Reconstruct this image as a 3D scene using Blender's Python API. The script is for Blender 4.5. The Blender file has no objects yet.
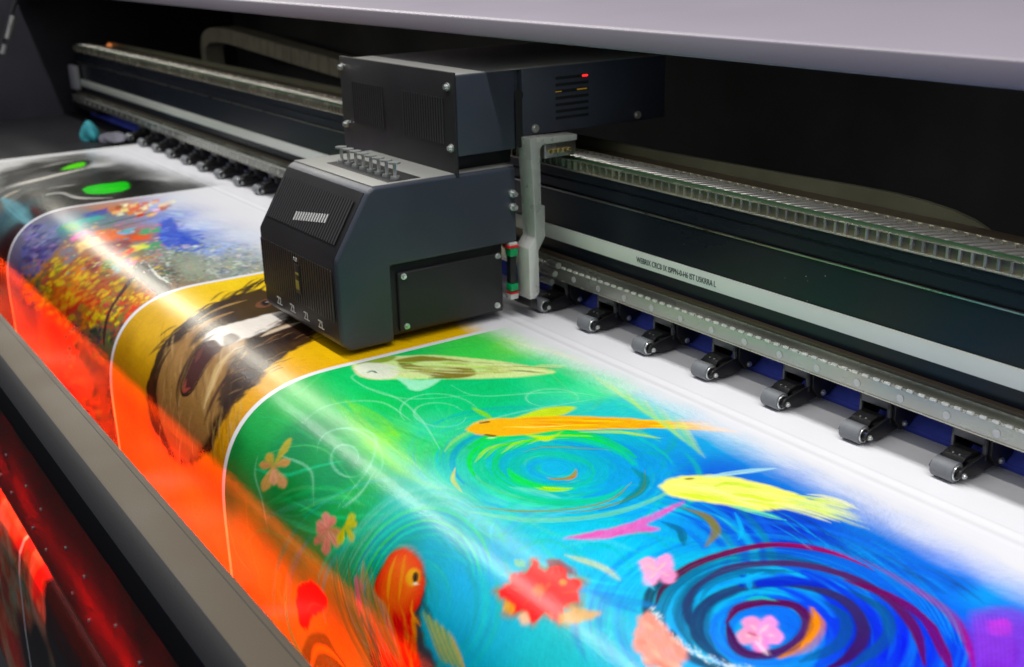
import bpy, bmesh, math, random
import numpy as np
from mathutils import Vector, Matrix
random.seed(7); rng = np.random.default_rng(7)
sc = bpy.context.scene
COL = sc.collection

# ------------------------------------------------------------------ camera
F = 1145.0; CX, CY = 512.0, 333.5
CAM = np.array([0.0, 0.0, 0.5])
def _n(v): return v / np.linalg.norm(v)
_X = -_n(np.array([-314 - CX, -43 - CY, F]))
_Y = np.array([2300 - CX, -105 - CY, F]); _Y = _n(_Y - _X * (_Y @ _X))
_Z = np.cross(_X, _Y)
RW = np.stack([_X, _Y, _Z], 1)            # world -> camera (x right, y down, z forward)
cam = bpy.data.cameras.new('camera'); camo = bpy.data.objects.new('camera', cam); COL.objects.link(camo)
Mc = np.diag([1., -1., -1.]) @ RW          # blender camera axes
m3 = Matrix(Mc.T.tolist())
camo.matrix_world = Matrix.Translation(Vector(CAM)) @ m3.to_4x4()
cam.sensor_width = 36; cam.lens = F * 36 / 1024; cam.clip_start = 0.02; cam.clip_end = 60
cam.dof.use_dof = True; cam.dof.focus_distance = 1.25; cam.dof.aperture_fstop = 6.5
sc.camera = camo
def ray(px, py): return RW.T @ np.array([px - CX, py - CY, F])

# ------------------------------------------------------------------ materials
def lin(c):
    c = np.asarray(c, float) / 255.0
    return np.where(c <= .04045, c / 12.92, ((c + .055) / 1.055) ** 2.4)
def mat(name, col, rough=.5, metal=0., spec=.5, bump=0., bscale=200., var=0., vscale=8., coat=0., stretch=None, rvar=0.):
    m = bpy.data.materials.new(name); m.use_nodes = True
    nt = m.node_tree; p = nt.nodes['Principled BSDF']
    p.inputs['Base Color'].default_value = (*col, 1); p.inputs['Roughness'].default_value = rough
    p.inputs['Metallic'].default_value = metal; p.inputs['Specular IOR Level'].default_value = spec
    p.inputs['Coat Weight'].default_value = coat
    tc = nt.nodes.new('ShaderNodeTexCoord'); mp = nt.nodes.new('ShaderNodeMapping')
    nt.links.new(tc.outputs['Object'], mp.inputs[0])
    if stretch: mp.inputs['Scale'].default_value = stretch
    if var or rvar:
        n = nt.nodes.new('ShaderNodeTexNoise'); n.inputs['Scale'].default_value = vscale; n.inputs['Detail'].default_value = 6
        nt.links.new(mp.outputs[0], n.inputs['Vector'])
        if var:
            r = nt.nodes.new('ShaderNodeMapRange'); r.inputs[3].default_value = 1 - var; r.inputs[4].default_value = 1 + var
            r.inputs[1].default_value = .3; r.inputs[2].default_value = .7
            nt.links.new(n.outputs['Fac'], r.inputs[0])
            mx = nt.nodes.new('ShaderNodeVectorMath'); mx.operation = 'SCALE'; mx.inputs[0].default_value = col
            nt.links.new(r.outputs[0], mx.inputs['Scale']); nt.links.new(mx.outputs[0], p.inputs['Base Color'])
        if rvar:
            r = nt.nodes.new('ShaderNodeMapRange'); r.inputs[1].default_value = .3; r.inputs[2].default_value = .7
            r.inputs[3].default_value = max(0, rough - rvar); r.inputs[4].default_value = rough + rvar
            nt.links.new(n.outputs['Fac'], r.inputs[0]); nt.links.new(r.outputs[0], p.inputs['Roughness'])
    if bump:
        n = nt.nodes.new('ShaderNodeTexNoise'); n.inputs['Scale'].default_value = bscale; n.inputs['Detail'].default_value = 3
        nt.links.new(mp.outputs[0], n.inputs['Vector'])
        b = nt.nodes.new('ShaderNodeBump'); b.inputs['Strength'].default_value = bump; b.inputs['Distance'].default_value = .001
        nt.links.new(n.outputs['Fac'], b.inputs['Height']); nt.links.new(b.outputs[0], p.inputs['Normal'])
    return m
def emat(name, col, s):
    m = bpy.data.materials.new(name); m.use_nodes = True; p = m.node_tree.nodes['Principled BSDF']
    p.inputs['Base Color'].default_value = (*col, 1)
    p.inputs['Emission Color'].default_value = (*col, 1); p.inputs['Emission Strength'].default_value = s
    return m
M = {}
M['cover'] = mat('navy_grey_powder_coat', (.037, .044, .064), .42, bump=.25, bscale=900, rvar=.06, vscale=12, var=.08)
M['front'] = mat('charcoal_powder_coat', (.024, .023, .025), .40, 0., .3, bump=.25, bscale=900, rvar=.06, vscale=10, var=.1)
M['slot'] = mat('slot_black', (.004, .004, .005), .7)
M['rib'] = mat('slot_rib', (.03, .029, .031), .4)
M['screw'] = mat('zinc_screw', (.72, .75, .72), .28, .8)
M['steel'] = mat('brushed_steel', (.55, .55, .53), .33, 1., bump=.15, bscale=250, stretch=(1, 12, 1), rvar=.1, vscale=30)
M['alu'] = mat('milled_aluminium', (.64, .64, .62), .32, .3, bump=.2, bscale=300, rvar=.1, vscale=40, var=.08)
M['rail'] = mat('greenish_guide_rail_steel', (.42, .43, .38), .24, .65, var=.18, vscale=9, stretch=(1, .2, 3), rvar=.1)
M['rack'] = mat('aged_brass_steel', (.52, .50, .42), .24, .75, var=.2, vscale=30, rvar=.1)
M['beam'] = mat('black_anodised_beam', (.010, .014, .022), .30, 0., .32, bump=.1, bscale=500, rvar=.07, vscale=7, var=.25, stretch=(.3, 1, 1))
M['tray'] = mat('brown_cable_tray', (.10, .075, .05), .4, .3, var=.25, vscale=12, stretch=(.3, 1, 1))
M['film'] = mat('olive_film', (.12, .12, .08), .45, var=.2, vscale=14)
M['tape'] = mat('pale_green_scale_tape', (.86, .91, .83), .32, 0., var=.03, vscale=6, rvar=.03)
M['ink'] = mat('dark_ink', (.07, .08, .10), .5)
M['hood'] = mat('lilac_grey_hood_paint', (.30, .268, .315), .38, bump=.1, bscale=700, var=.03, vscale=3, rvar=.05)
M['dark'] = mat('interior_black', (.055, .055, .058), .6, var=.3, vscale=5)
M['side'] = mat('interior_charcoal', (.022, .022, .030), .5, 0., .3, var=.25, vscale=6, bump=.2, bscale=60)
M['rubber'] = mat('grey_rubber', (.17, .18, .195), .55, bump=.3, bscale=600, var=.1, vscale=60)
M['blackplastic'] = mat('black_plastic', (.010, .010, .012), .38, var=.2, vscale=60)
M['bracketgrey'] = mat('grey_bracket_plastic', (.085, .085, .092), .42, var=.1, vscale=80)
M['blue'] = mat('blue_platen', (.13, .18, .98), .4, var=.15, vscale=20)
M['platen'] = mat('platen_metal', (.010, .010, .012), .5, 0., .2, var=.15, vscale=10)
M['bar'] = mat('taupe_grey_bar_paint', (.088, .068, .046), .45, 0., .10, bump=.2, bscale=500, var=.08, vscale=9, rvar=.06)
M['seam'] = mat('seam_black', (.01, .01, .01), .6)
M['green'] = mat('green_connector', (.0, .28, .09), .35)
M['red'] = mat('red_connector', (.6, .01, .02), .35)
M['cyan'] = mat('cyan_cloth', (.02, .25, .30), .8, var=.3, vscale=40, bump=.5, bscale=80)
M['cloth'] = mat('grey_cloth', (.12, .12, .15), .85, var=.3, vscale=40, bump=.5, bscale=80)
M['chain'] = mat('cable_chain_grey', (.34, .32, .25), .45, var=.2, vscale=20)
M['pale'] = mat('pale_plastic', (.45, .46, .5), .4)
M['whiteink_lightspot'] = mat('white_lettering_and_light_spot', (.6, .6, .58), .5)
M['ledr'] = emat('red_led', (1, .02, .02), 1.6)
M['leda'] = emat('amber_led', (.5, .26, .02), .18)
M['ledo'] = emat('orange_led', (1, .3, .08), .5)
M['ledg'] = mat('dim_display', (.30, .27, .06), .3)
M['heat'] = emat('red_hot_heater', (1, .055, .0003), 84)
def specks(m_, scale, thr, col, amt=1.):
    nt = m_.node_tree; p = nt.nodes['Principled BSDF']; tc = nt.nodes.new('ShaderNodeTexCoord'); v = nt.nodes.new('ShaderNodeTexVoronoi'); v.inputs['Scale'].default_value = scale
    nz = nt.nodes.new('ShaderNodeTexNoise'); nz.inputs['Scale'].default_value = scale * .13; nz.inputs['Detail'].default_value = 2
    ml = nt.nodes.new('ShaderNodeMath'); ml.operation = 'MULTIPLY_ADD'; ml.inputs[1].default_value = thr * 4; ml.inputs[2].default_value = -thr * 1.7
    lt = nt.nodes.new('ShaderNodeMath'); lt.operation = 'LESS_THAN'; mul = nt.nodes.new('ShaderNodeMath'); mul.operation = 'MULTIPLY'; mul.inputs[1].default_value = amt
    mx = nt.nodes.new('ShaderNodeMix'); mx.data_type = 'RGBA'; mx.inputs[7].default_value = (*col, 1)
    nt.links.new(tc.outputs['Object'], v.inputs['Vector']); nt.links.new(tc.outputs['Object'], nz.inputs['Vector']); nt.links.new(nz.outputs[0], ml.inputs[0])
    nt.links.new(v.outputs['Distance'], lt.inputs[0]); nt.links.new(ml.outputs[0], lt.inputs[1]); nt.links.new(lt.outputs[0], mul.inputs[0]); nt.links.new(mul.outputs[0], mx.inputs[0])
    ln = p.inputs['Base Color'].links
    if ln: nt.links.new(ln[0].from_socket, mx.inputs[6])
    else: mx.inputs[6].default_value = p.inputs['Base Color'].default_value
    nt.links.new(mx.outputs[2], p.inputs['Base Color'])
specks(M['beam'], 70, .055, (.30, .30, .28), .8); specks(M['cover'], 130, .05, (.16, .16, .17), .6); specks(M['front'], 130, .05, (.14, .14, .14), .6)
specks(M['bar'], 150, .06, (.16, .14, .11), .7); specks(M['tape'], 110, .06, (.30, .32, .28), .7); specks(M['rubber'], 300, .08, (.04, .04, .05), .8); specks(M['blackplastic'], 260, .06, (.10, .10, .11), .7)
# front panel : translucent red added for its glow, lit by the tube behind
m = bpy.data.materials.new('red_glow_panel'); m.use_nodes = True; nt = m.node_tree
p = nt.nodes['Principled BSDF']; out = nt.nodes['Material Output']
p.inputs['Base Color'].default_value = (.04, .008, .006, 1); p.inputs['Roughness'].default_value = .35
tr = nt.nodes.new('ShaderNodeBsdfTranslucent'); mx = nt.nodes.new('ShaderNodeMixShader'); mx.inputs[0].default_value = .13
tc = nt.nodes.new('ShaderNodeTexCoord'); mp = nt.nodes.new('ShaderNodeMapping'); mp.inputs['Rotation'].default_value = (0, math.radians(35), 0)
mp.inputs['Scale'].default_value = (6, 1, 1.5)
nz = nt.nodes.new('ShaderNodeTexNoise'); nz.inputs['Scale'].default_value = 1.2; nz.inputs['Detail'].default_value = 3
cr = nt.nodes.new('ShaderNodeValToRGB'); cr.color_ramp.elements[0].color = (.35, .012, .002, 1); cr.color_ramp.elements[0].position = .30
cr.color_ramp.elements[1].color = (.8, .02, .002, 1); cr.color_ramp.elements[1].position = .60
nt.links.new(tc.outputs['Object'], mp.inputs[0]); nt.links.new(mp.outputs[0], nz.inputs[0]); nt.links.new(nz.outputs[0], cr.inputs[0])
nt.links.new(cr.outputs[0], tr.inputs[0]); nt.links.new(p.outputs[0], mx.inputs[1]); nt.links.new(tr.outputs[0], mx.inputs[2])
nt.links.new(mx.outputs[0], out.inputs[0]); M['glowpanel'] = m
# printed vinyl: colours of the print come from a colour attribute on the sheet
m = bpy.data.materials.new('printed_glossy_vinyl'); m.use_nodes = True; nt = m.node_tree
p = nt.nodes['Principled BSDF']; at = nt.nodes.new('ShaderNodeAttribute'); at.attribute_name = 'print'
nt.links.new(at.outputs['Color'], p.inputs['Base Color'])
p.inputs['Roughness'].default_value = .23; p.inputs['Specular IOR Level'].default_value = .30
tc = nt.nodes.new('ShaderNodeTexCoord'); nz = nt.nodes.new('ShaderNodeTexNoise'); nz.inputs['Scale'].default_value = 420; nz.inputs['Detail'].default_value = 3
nt.links.new(tc.outputs['Object'], nz.inputs['Vector'])
b = nt.nodes.new('ShaderNodeBump'); b.inputs['Strength'].default_value = .22; b.inputs['Distance'].default_value = .0006
mp = nt.nodes.new('ShaderNodeMapping'); mp.inputs['Scale'].default_value = (5, 260, 260); n2 = nt.nodes.new('ShaderNodeTexNoise'); n2.inputs['Scale'].default_value = 1; n2.inputs['Detail'].default_value = 2
nt.links.new(tc.outputs['Object'], mp.inputs[0]); nt.links.new(mp.outputs[0], n2.inputs['Vector'])
b2 = nt.nodes.new('ShaderNodeBump'); b2.inputs['Strength'].default_value = .12; b2.inputs['Distance'].default_value = .0006
nt.links.new(n2.outputs[0], b2.inputs['Height'])
nt.links.new(nz.outputs[0], b.inputs['Height']); nt.links.new(b2.outputs[0], b.inputs['Normal']); nt.links.new(b.outputs[0], p.inputs['Normal']); M['vinyl'] = m

# ------------------------------------------------------------------ object helpers
def base(o, label=None, cat=None, group=None, kind=None):
    if label: o['label'] = label
    if cat: o['category'] = cat
    if group: o['group'] = group
    if kind: o['kind'] = kind
    return o
def empty(name, loc, label, cat, group=None):
    o = bpy.data.objects.new(name, None); COL.objects.link(o); o.location = loc
    o.empty_display_size = .05
    return base(o, label, cat, group)
def origin_of(o):
    v = Vector((0, 0, 0))
    while o is not None: v += o.location; o = o.parent
    return v
class MB:
    """collects shapes in world coordinates, then becomes one mesh object"""
    def __init__(s): s.bm = bmesh.new()
    def _add(s, b, bev=0, seg=2, smooth=False):
        if bev:
            bmesh.ops.bevel(b, geom=[e for e in b.edges if e.is_manifold and e.calc_face_angle(0) > .25], offset=bev, segments=seg, affect='EDGES', profile=.5, clamp_overlap=True)
        me = bpy.data.meshes.new('tmp'); b.to_mesh(me); b.free(); s.bm.from_mesh(me); bpy.data.meshes.remove(me)
        return s
    def box(s, x0, x1, y0, y1, z0, z1, bev=0, seg=2):
        b = bmesh.new(); bmesh.ops.create_cube(b, size=1)
        for v in b.verts: v.co = Vector(((x0 + x1) / 2 + v.co.x * (x1 - x0), (y0 + y1) / 2 + v.co.y * (y1 - y0), (z0 + z1) / 2 + v.co.z * (z1 - z0)))
        return s._add(b, bev, seg)
    def prism(s, poly, a, b_, axis='X', bev=0, seg=2):
        """polygon (u,v) swept from a to b_ along an axis: X -> (Y,Z), Y -> (X,Z), Z -> (X,Y)"""
        f = {'X': lambda u, v, w: (w, u, v), 'Y': lambda u, v, w: (u, w, v), 'Z': lambda u, v, w: (u, v, w)}[axis]
        b = bmesh.new(); A = [b.verts.new(f(u, v, a)) for u, v in poly]; B = [b.verts.new(f(u, v, b_)) for u, v in poly]
        b.faces.new(A); b.faces.new(B[::-1]); n = len(A)
        for i in range(n): b.faces.new([A[i], B[i], B[(i + 1) % n], A[(i + 1) % n]])
        bmesh.ops.recalc_face_normals(b, faces=b.faces)
        return s._add(b, bev, seg)
    def cyl(s, p0, p1, r, seg=20, r2=None, bev=0):
        p0, p1 = Vector(p0), Vector(p1); d = p1 - p0
        b = bmesh.new(); bmesh.ops.create_cone(b, cap_ends=True, segments=seg, radius1=r, radius2=r if r2 is None else r2, depth=d.length)
        mt = Matrix.Translation((p0 + p1) / 2) @ d.to_track_quat('Z', 'Y').to_matrix().to_4x4()
        bmesh.ops.transform(b, matrix=mt, verts=b.verts)
        return s._add(b, bev)
    def tube(s, pts, r, seg=10):
        for a, c in zip(pts[:-1], pts[1:]):
            s.cyl(a, c, r, seg)
        for q in pts[1:-1]:
            b = bmesh.new(); bmesh.ops.create_uvsphere(b, u_segments=seg, v_segments=6, radius=r); bmesh.ops.translate(b, verts=b.verts, vec=q); s._add(b)
        return s
    def torus(s, c, axis, R, r, seg=20, sub=8):
        c = Vector(c); q = Vector(axis).to_track_quat('Z', 'Y'); b = bmesh.new(); rings = []
        for i in range(seg):
            a = 2 * math.pi * i / seg; ring = []
            for j in range(sub):
                t = 2 * math.pi * j / sub
                ring.append(b.verts.new(c + q @ Vector(((R + r * math.cos(t)) * math.cos(a), (R + r * math.cos(t)) * math.sin(a), r * math.sin(t)))))
            rings.append(ring)
        for i in range(seg):
            for j in range(sub):
                b.faces.new([rings[i][j], rings[(i + 1) % seg][j], rings[(i + 1) % seg][(j + 1) % sub], rings[i][(j + 1) % sub]])
        return s._add(b)
    def build(s, name, material, parent=None, label=None, smooth=True, auto=.6):
        me = bpy.data.meshes.new(name); og = origin_of(parent) if parent else Vector((0, 0, 0))
        bmesh.ops.translate(s.bm, verts=s.bm.verts, vec=-og)
        if smooth:
            for f_ in s.bm.faces: f_.smooth = True
            for e in s.bm.edges:
                if not e.is_manifold or e.calc_face_angle(0) > auto: e.smooth = False
        s.bm.to_mesh(me); s.bm.free(); me.materials.append(material)
        o = bpy.data.objects.new(name, me); COL.objects.link(o)
        if parent: o.parent = parent
        if label: o['label'] = label
        return o
def screw(parent, p, axis, r=.0038, name='screw', length=.004):
    p = Vector(p); a = Vector(axis)
    mb = MB(); mb.cyl(p, p + a * length * .35, r * 1.35, 18); mb.cyl(p, p + a * length, r, 14, r2=r * .8)
    return mb.build(name, M['screw'], parent)
def lettering(body, size, matrix, material, parent, name='lettering', depth=.0002):
    cu = bpy.data.curves.new(name, 'FONT'); cu.body = body; cu.size = size; cu.extrude = depth
    t = bpy.data.objects.new('t', cu); COL.objects.link(t)
    me = bpy.data.meshes.new_from_object(t); bpy.data.objects.remove(t)
    me.transform(Matrix.Translation(-origin_of(parent)) @ matrix); me.materials.append(material)
    o = bpy.data.objects.new(name, me); COL.objects.link(o); o.parent = parent
    return o

#@@SHEET
# ------------------------------------------------------------------ printed vinyl sheet
def prof():
    P = [(.958, 0.)]
    for y in np.linspace(.93, .60, 34): P.append((y, 0.))
    a, bb, y0, z0, e = .173, .17, .575, -.17, 2.8
    for t in np.linspace(0, 1, 90)[1:]:
        th = (math.pi / 2) * t
        ct, st = math.cos(th), math.sin(th)
        P.append((y0 - a * st ** (2 / e), z0 + bb * max(ct, 0) ** (2 / e)))
    for z in np.linspace(-.17, -.245, 8)[1:]: P.append((.402, z))
    P += [(.398, -.27), (.385, -.292), (.362, -.307), (.330, -.317), (.29, -.324), (.262, -.332), (.244, -.345), (.234, -.365), (.228, -.40), (.222, -.5), (.217, -.7)]
    return np.array(P)
PR = prof(); PS = np.concatenate([[0], np.cumsum(np.linalg.norm(np.diff(PR, axis=0), axis=1))])
def profile_at(s):
    return np.interp(s, PS, PR[:, 0]), np.interp(s, PS, PR[:, 1])
def s_of_y(y): return .958 - y
SVIS = np.interp(-.245, -PR[::-1, 1][::1], PS[::-1]) if False else PS[np.argmin(np.abs(PR[:, 1] + .245))]
def S(px, py):
    """point of the sheet (X, arc length) that stands at this direction from the camera"""
    r = ray(px, py)
    best = None
    for i in range(len(PR) - 1):
        y1, z1 = PR[i]; y2, z2 = PR[i + 1]
        if PS[i] > SVIS: break
        A = np.array([[r[1], -(y2 - y1)], [r[2], -(z2 - z1)]]); bvec = np.array([y1 - CAM[1], z1 - CAM[2]])
        det = A[0, 0] * A[1, 1] - A[0, 1] * A[1, 0]
        if abs(det) < 1e-9: continue
        t, u = np.linalg.solve(A, bvec)
        if t > 0 and -1e-6 <= u <= 1 + 1e-6 and (best is None or t < best[0]):
            best = (t, r[0] * t, PS[i] + u * (PS[i + 1] - PS[i]))
    if best is None:                                 # past an end: extend the flat
        t = -CAM[2] / r[2]; return (r[0] * t, max(-.3, .958 - r[1] * t))
    return best[1:]
def SS(pts): return np.array([S(*p) for p in pts])

X_L = -3.10
B12, B23, B34 = -2.408, -1.694, -1.228; GAP = .0045
gx = np.concatenate([np.linspace(X_L, B12, 150, endpoint=False), np.linspace(B12, B23, 250, endpoint=False),
                     np.linspace(B23, B34, 300, endpoint=False), np.linspace(B34, -.30, 860, endpoint=False), np.linspace(-.30, .10, 12)])
for bnd in (B12, B23, B34):                          # grid lines exactly on the edges of the gaps
    for q in (bnd - GAP, bnd + GAP):
        gx[np.argmin(np.abs(gx - q))] = q
gs = np.concatenate([np.linspace(0, .10, 12, endpoint=False), np.linspace(.10, SVIS, 620, endpoint=False), np.linspace(SVIS, PS[-1], 150)])
NX, NS = len(gx), len(gs)
C = np.ones((NX, NS, 3), np.float32) * lin((231, 231, 236)).astype(np.float32)
# value noise
def vnoise(X_, Y_, seed=0):
    r = np.random.default_rng(seed); T = r.random((256, 256)).astype(np.float32)
    xi = np.floor(X_).astype(int); yi = np.floor(Y_).astype(int); fx = X_ - xi; fy = Y_ - yi
    fx = fx * fx * (3 - 2 * fx); fy = fy * fy * (3 - 2 * fy)
    a = T[xi & 255, yi & 255]; b_ = T[(xi + 1) & 255, yi & 255]; c_ = T[xi & 255, (yi + 1) & 255]; d_ = T[(xi + 1) & 255, (yi + 1) & 255]
    return a * (1 - fx) * (1 - fy) + b_ * fx * (1 - fy) + c_ * (1 - fx) * fy + d_ * fx * fy
def fbm(X_, Y_, sc_, seed=0, o=3):
    v = 0; a = .5; tot = 0
    for k in range(o): v = v + a * vnoise(X_ * sc_ * 2 ** k + 17 * k, Y_ * sc_ * 2 ** k + 5 * k, seed + k); tot += a; a *= .5
    return v / tot
def rng_idx(x0, x1, s0, s1, lim):
    i0, i1 = np.searchsorted(gx, [max(x0, lim[0]), min(x1, lim[1])]); j0, j1 = np.searchsorted(gs, [s0, min(s1, lim[2])])
    return i0, i1, j0, j1
LIM = [-9, 9, 9]
def blend(i0, i1, j0, j1, a, col):
    a = a[..., None].astype(np.float32)
    C[i0:i1, j0:j1] = C[i0:i1, j0:j1] * (1 - a) + np.asarray(col, np.float32) * a
def spline(P, n=10):
    P = np.asarray(P, float)
    if len(P) < 3: return P
    Q = np.vstack([2 * P[0] - P[1], P, 2 * P[-1] - P[-2]]); out_ = []
    for i in range(1, len(Q) - 2):
        for t in np.linspace(0, 1, n, endpoint=False):
            out_.append(.5 * ((2 * Q[i]) + (-Q[i - 1] + Q[i + 1]) * t + (2 * Q[i - 1] - 5 * Q[i] + 4 * Q[i + 1] - Q[i + 2]) * t * t + (-Q[i - 1] + 3 * Q[i] - 3 * Q[i + 1] + Q[i + 2]) * t ** 3))
    out_.append(Q[-2]); return np.array(out_)
_seed = [100]
def stroke(pts, w, col, a=1., soft=.35, bristle=.25, taper=(0.3, 0.3), n=8, conv=True, col2=None):
    """brush stroke in sheet space; w half width in metres"""
    P = spline(SS(pts) if conv else pts, n); _seed[0] += 1
    L = np.concatenate([[0], np.cumsum(np.linalg.norm(np.diff(P, axis=0), axis=1))]); Lt = max(L[-1], 1e-6)
    W = w * 1.15
    x0, y0 = P.min(0) - W; x1, y1 = P.max(0) + W
    I0, I1, J0, J1 = rng_idx(x0, x1, y0, y1, LIM)
    if I1 <= I0 or J1 <= J0: return
    D = np.full((I1 - I0, J1 - J0), 9., np.float32); Tm = np.zeros_like(D); Sg = np.zeros_like(D)
    for k in range(len(P) - 1):
        a_, b_ = P[k], P[k + 1]; i0, i1, j0, j1 = rng_idx(min(a_[0], b_[0]) - W, max(a_[0], b_[0]) + W, min(a_[1], b_[1]) - W, max(a_[1], b_[1]) + W, LIM)
        if i1 <= i0 or j1 <= j0: continue
        xx = gx[i0:i1, None] - a_[0]; yy = gs[None, j0:j1] - a_[1]; d = b_ - a_; ll = d @ d + 1e-12
        t = np.clip((xx * d[0] + yy * d[1]) / ll, 0, 1); ex = xx - t * d[0]; ey = yy - t * d[1]
        dist = np.sqrt(ex * ex + ey * ey); sg = np.sign(d[0] * yy - d[1] * xx)
        sl = (slice(i0 - I0, i1 - I0), slice(j0 - J0, j1 - J0)); m_ = dist < D[sl]
        D[sl] = np.where(m_, dist, D[sl]); Tm[sl] = np.where(m_, (L[k] + t * (L[k + 1] - L[k])) / Lt, Tm[sl]); Sg[sl] = np.where(m_, sg, Sg[sl])
    wl = np.full_like(D, w)
    if taper[0]: wl = wl * np.clip(Tm / taper[0], .12, 1) ** .6
    if taper[1]: wl = wl * np.clip((1 - Tm) / taper[1], .12, 1) ** .6
    q = D / wl
    off = Sg * D / w
    br = vnoise(off * 4.5 + 50, Tm * 3 * Lt / max(w, .004) * .05 + 3, _seed[0])
    al = np.clip((1 - q) / max(soft, .02), 0, 1) * (1 - bristle + bristle * np.clip(br * 2.2 - .2, 0, 1.2)) * a
    al = np.clip(al, 0, 1)
    c_ = lin(col)
    if col2 is not None:
        mixf = np.clip(Tm, 0, 1)[..., None]; c_ = lin(col) * (1 - mixf) + lin(col2) * mixf
    blend(I0, I1, J0, J1, al, c_)
def poly(pts, col, a=1., soft=.004, rough=.0, rs=120., smooth=True, tex=0., col2=None, conv=True):
    """filled patch with soft or ragged edge"""
    P = SS(pts) if conv else np.asarray(pts, float); _seed[0] += 1
    if smooth: P = spline(np.vstack([P, P[:1]]), 6)
    m_ = soft + rough; x0, y0 = P.min(0) - m_; x1, y1 = P.max(0) + m_
    i0, i1, j0, j1 = rng_idx(x0, x1, y0, y1, LIM)
    if i1 <= i0 or j1 <= j0: return
    xx = np.broadcast_to(gx[i0:i1, None], (i1 - i0, j1 - j0)).copy(); yy = np.broadcast_to(gs[None, j0:j1], (i1 - i0, j1 - j0)).copy()
    if rough:
        xx = xx + rough * 2 * (fbm(xx, yy, rs, _seed[0]) - .5); yy = yy + rough * 2 * (fbm(xx, yy, rs, _seed[0] + 9) - .5)
    ins = np.zeros(xx.shape, bool); D = np.full(xx.shape, 9.)
    n = len(P)
    for k in range(n - 1 if smooth else n):
        ax, ay = P[k]; bx, by = P[(k + 1) % n]
        if ay != by:
            c_ = ((ay > yy) != (by > yy)) & (xx < (bx - ax) * (yy - ay) / (by - ay) + ax); ins ^= c_
        dx, dy = bx - ax, by - ay; ll = dx * dx + dy * dy + 1e-12
        t = np.clip(((xx - ax) * dx + (yy - ay) * dy) / ll, 0, 1)
        D = np.minimum(D, np.hypot(xx - ax - t * dx, yy - ay - t * dy))
    sd = np.where(ins, D, -D)
    al = np.clip(.5 + sd / max(soft, 1e-4), 0, 1) * a
    if tex: al = al * (1 - tex + tex * np.clip(fbm(xx, yy * .35, rs, _seed[0] + 3) * 2.4 - .5, 0, 1))
    blend(i0, i1, j0, j1, al, lin(col))
def field(x0, x1, pts, warp=.02, p_=3.2, seed=1, s1=None, streak=0.):
    """soft colour field interpolated from points (px,py,(rgb))"""
    i0, i1 = np.searchsorted(gx, [x0, x1]); j1 = np.searchsorted(gs, SVIS + .02 if s1 is None else s1)
    xx = gx[i0:i1, None] + 0 * gs[None, :j1]; yy = gs[None, :j1] + 0 * xx
    wx = xx + warp * 2 * (fbm(xx, yy, 14, seed) - .5); wy = yy + warp * 2 * (fbm(xx, yy, 14, seed + 5) - .5)
    acc = np.zeros(xx.shape + (3,)); W = np.zeros(xx.shape)
    for px, py, c_ in pts:
        u, v = S(px, py); d = ((wx - u) ** 2 + (wy - v) ** 2 + 2e-4) ** (-p_ / 2); acc += d[..., None] * (lin(c_) ** .5); W += d
    C[i0:i1, :j1] = (acc / W[..., None]) ** 2
def ell(cx, cy, rx, ry, a0, a1, rot=0., n=14, gr=1.):
    """arc of an ellipse seen in the picture plane, gr scales radius end/start"""
    o = []
    for t in np.linspace(0, 1, n):
        a = math.radians(a0 + (a1 - a0) * t); k = 1 + (gr - 1) * t
        x, y = rx * k * math.cos(a), ry * k * math.sin(a); r_ = math.radians(rot)
        o.append((cx + x * math.cos(r_) - y * math.sin(r_), cy + x * math.sin(r_) + y * math.cos(r_)))
    return o
def at_c(c_, j=18): return tuple(np.clip(np.array(c_) + rng.normal(0, j, 3), 0, 255))

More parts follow.
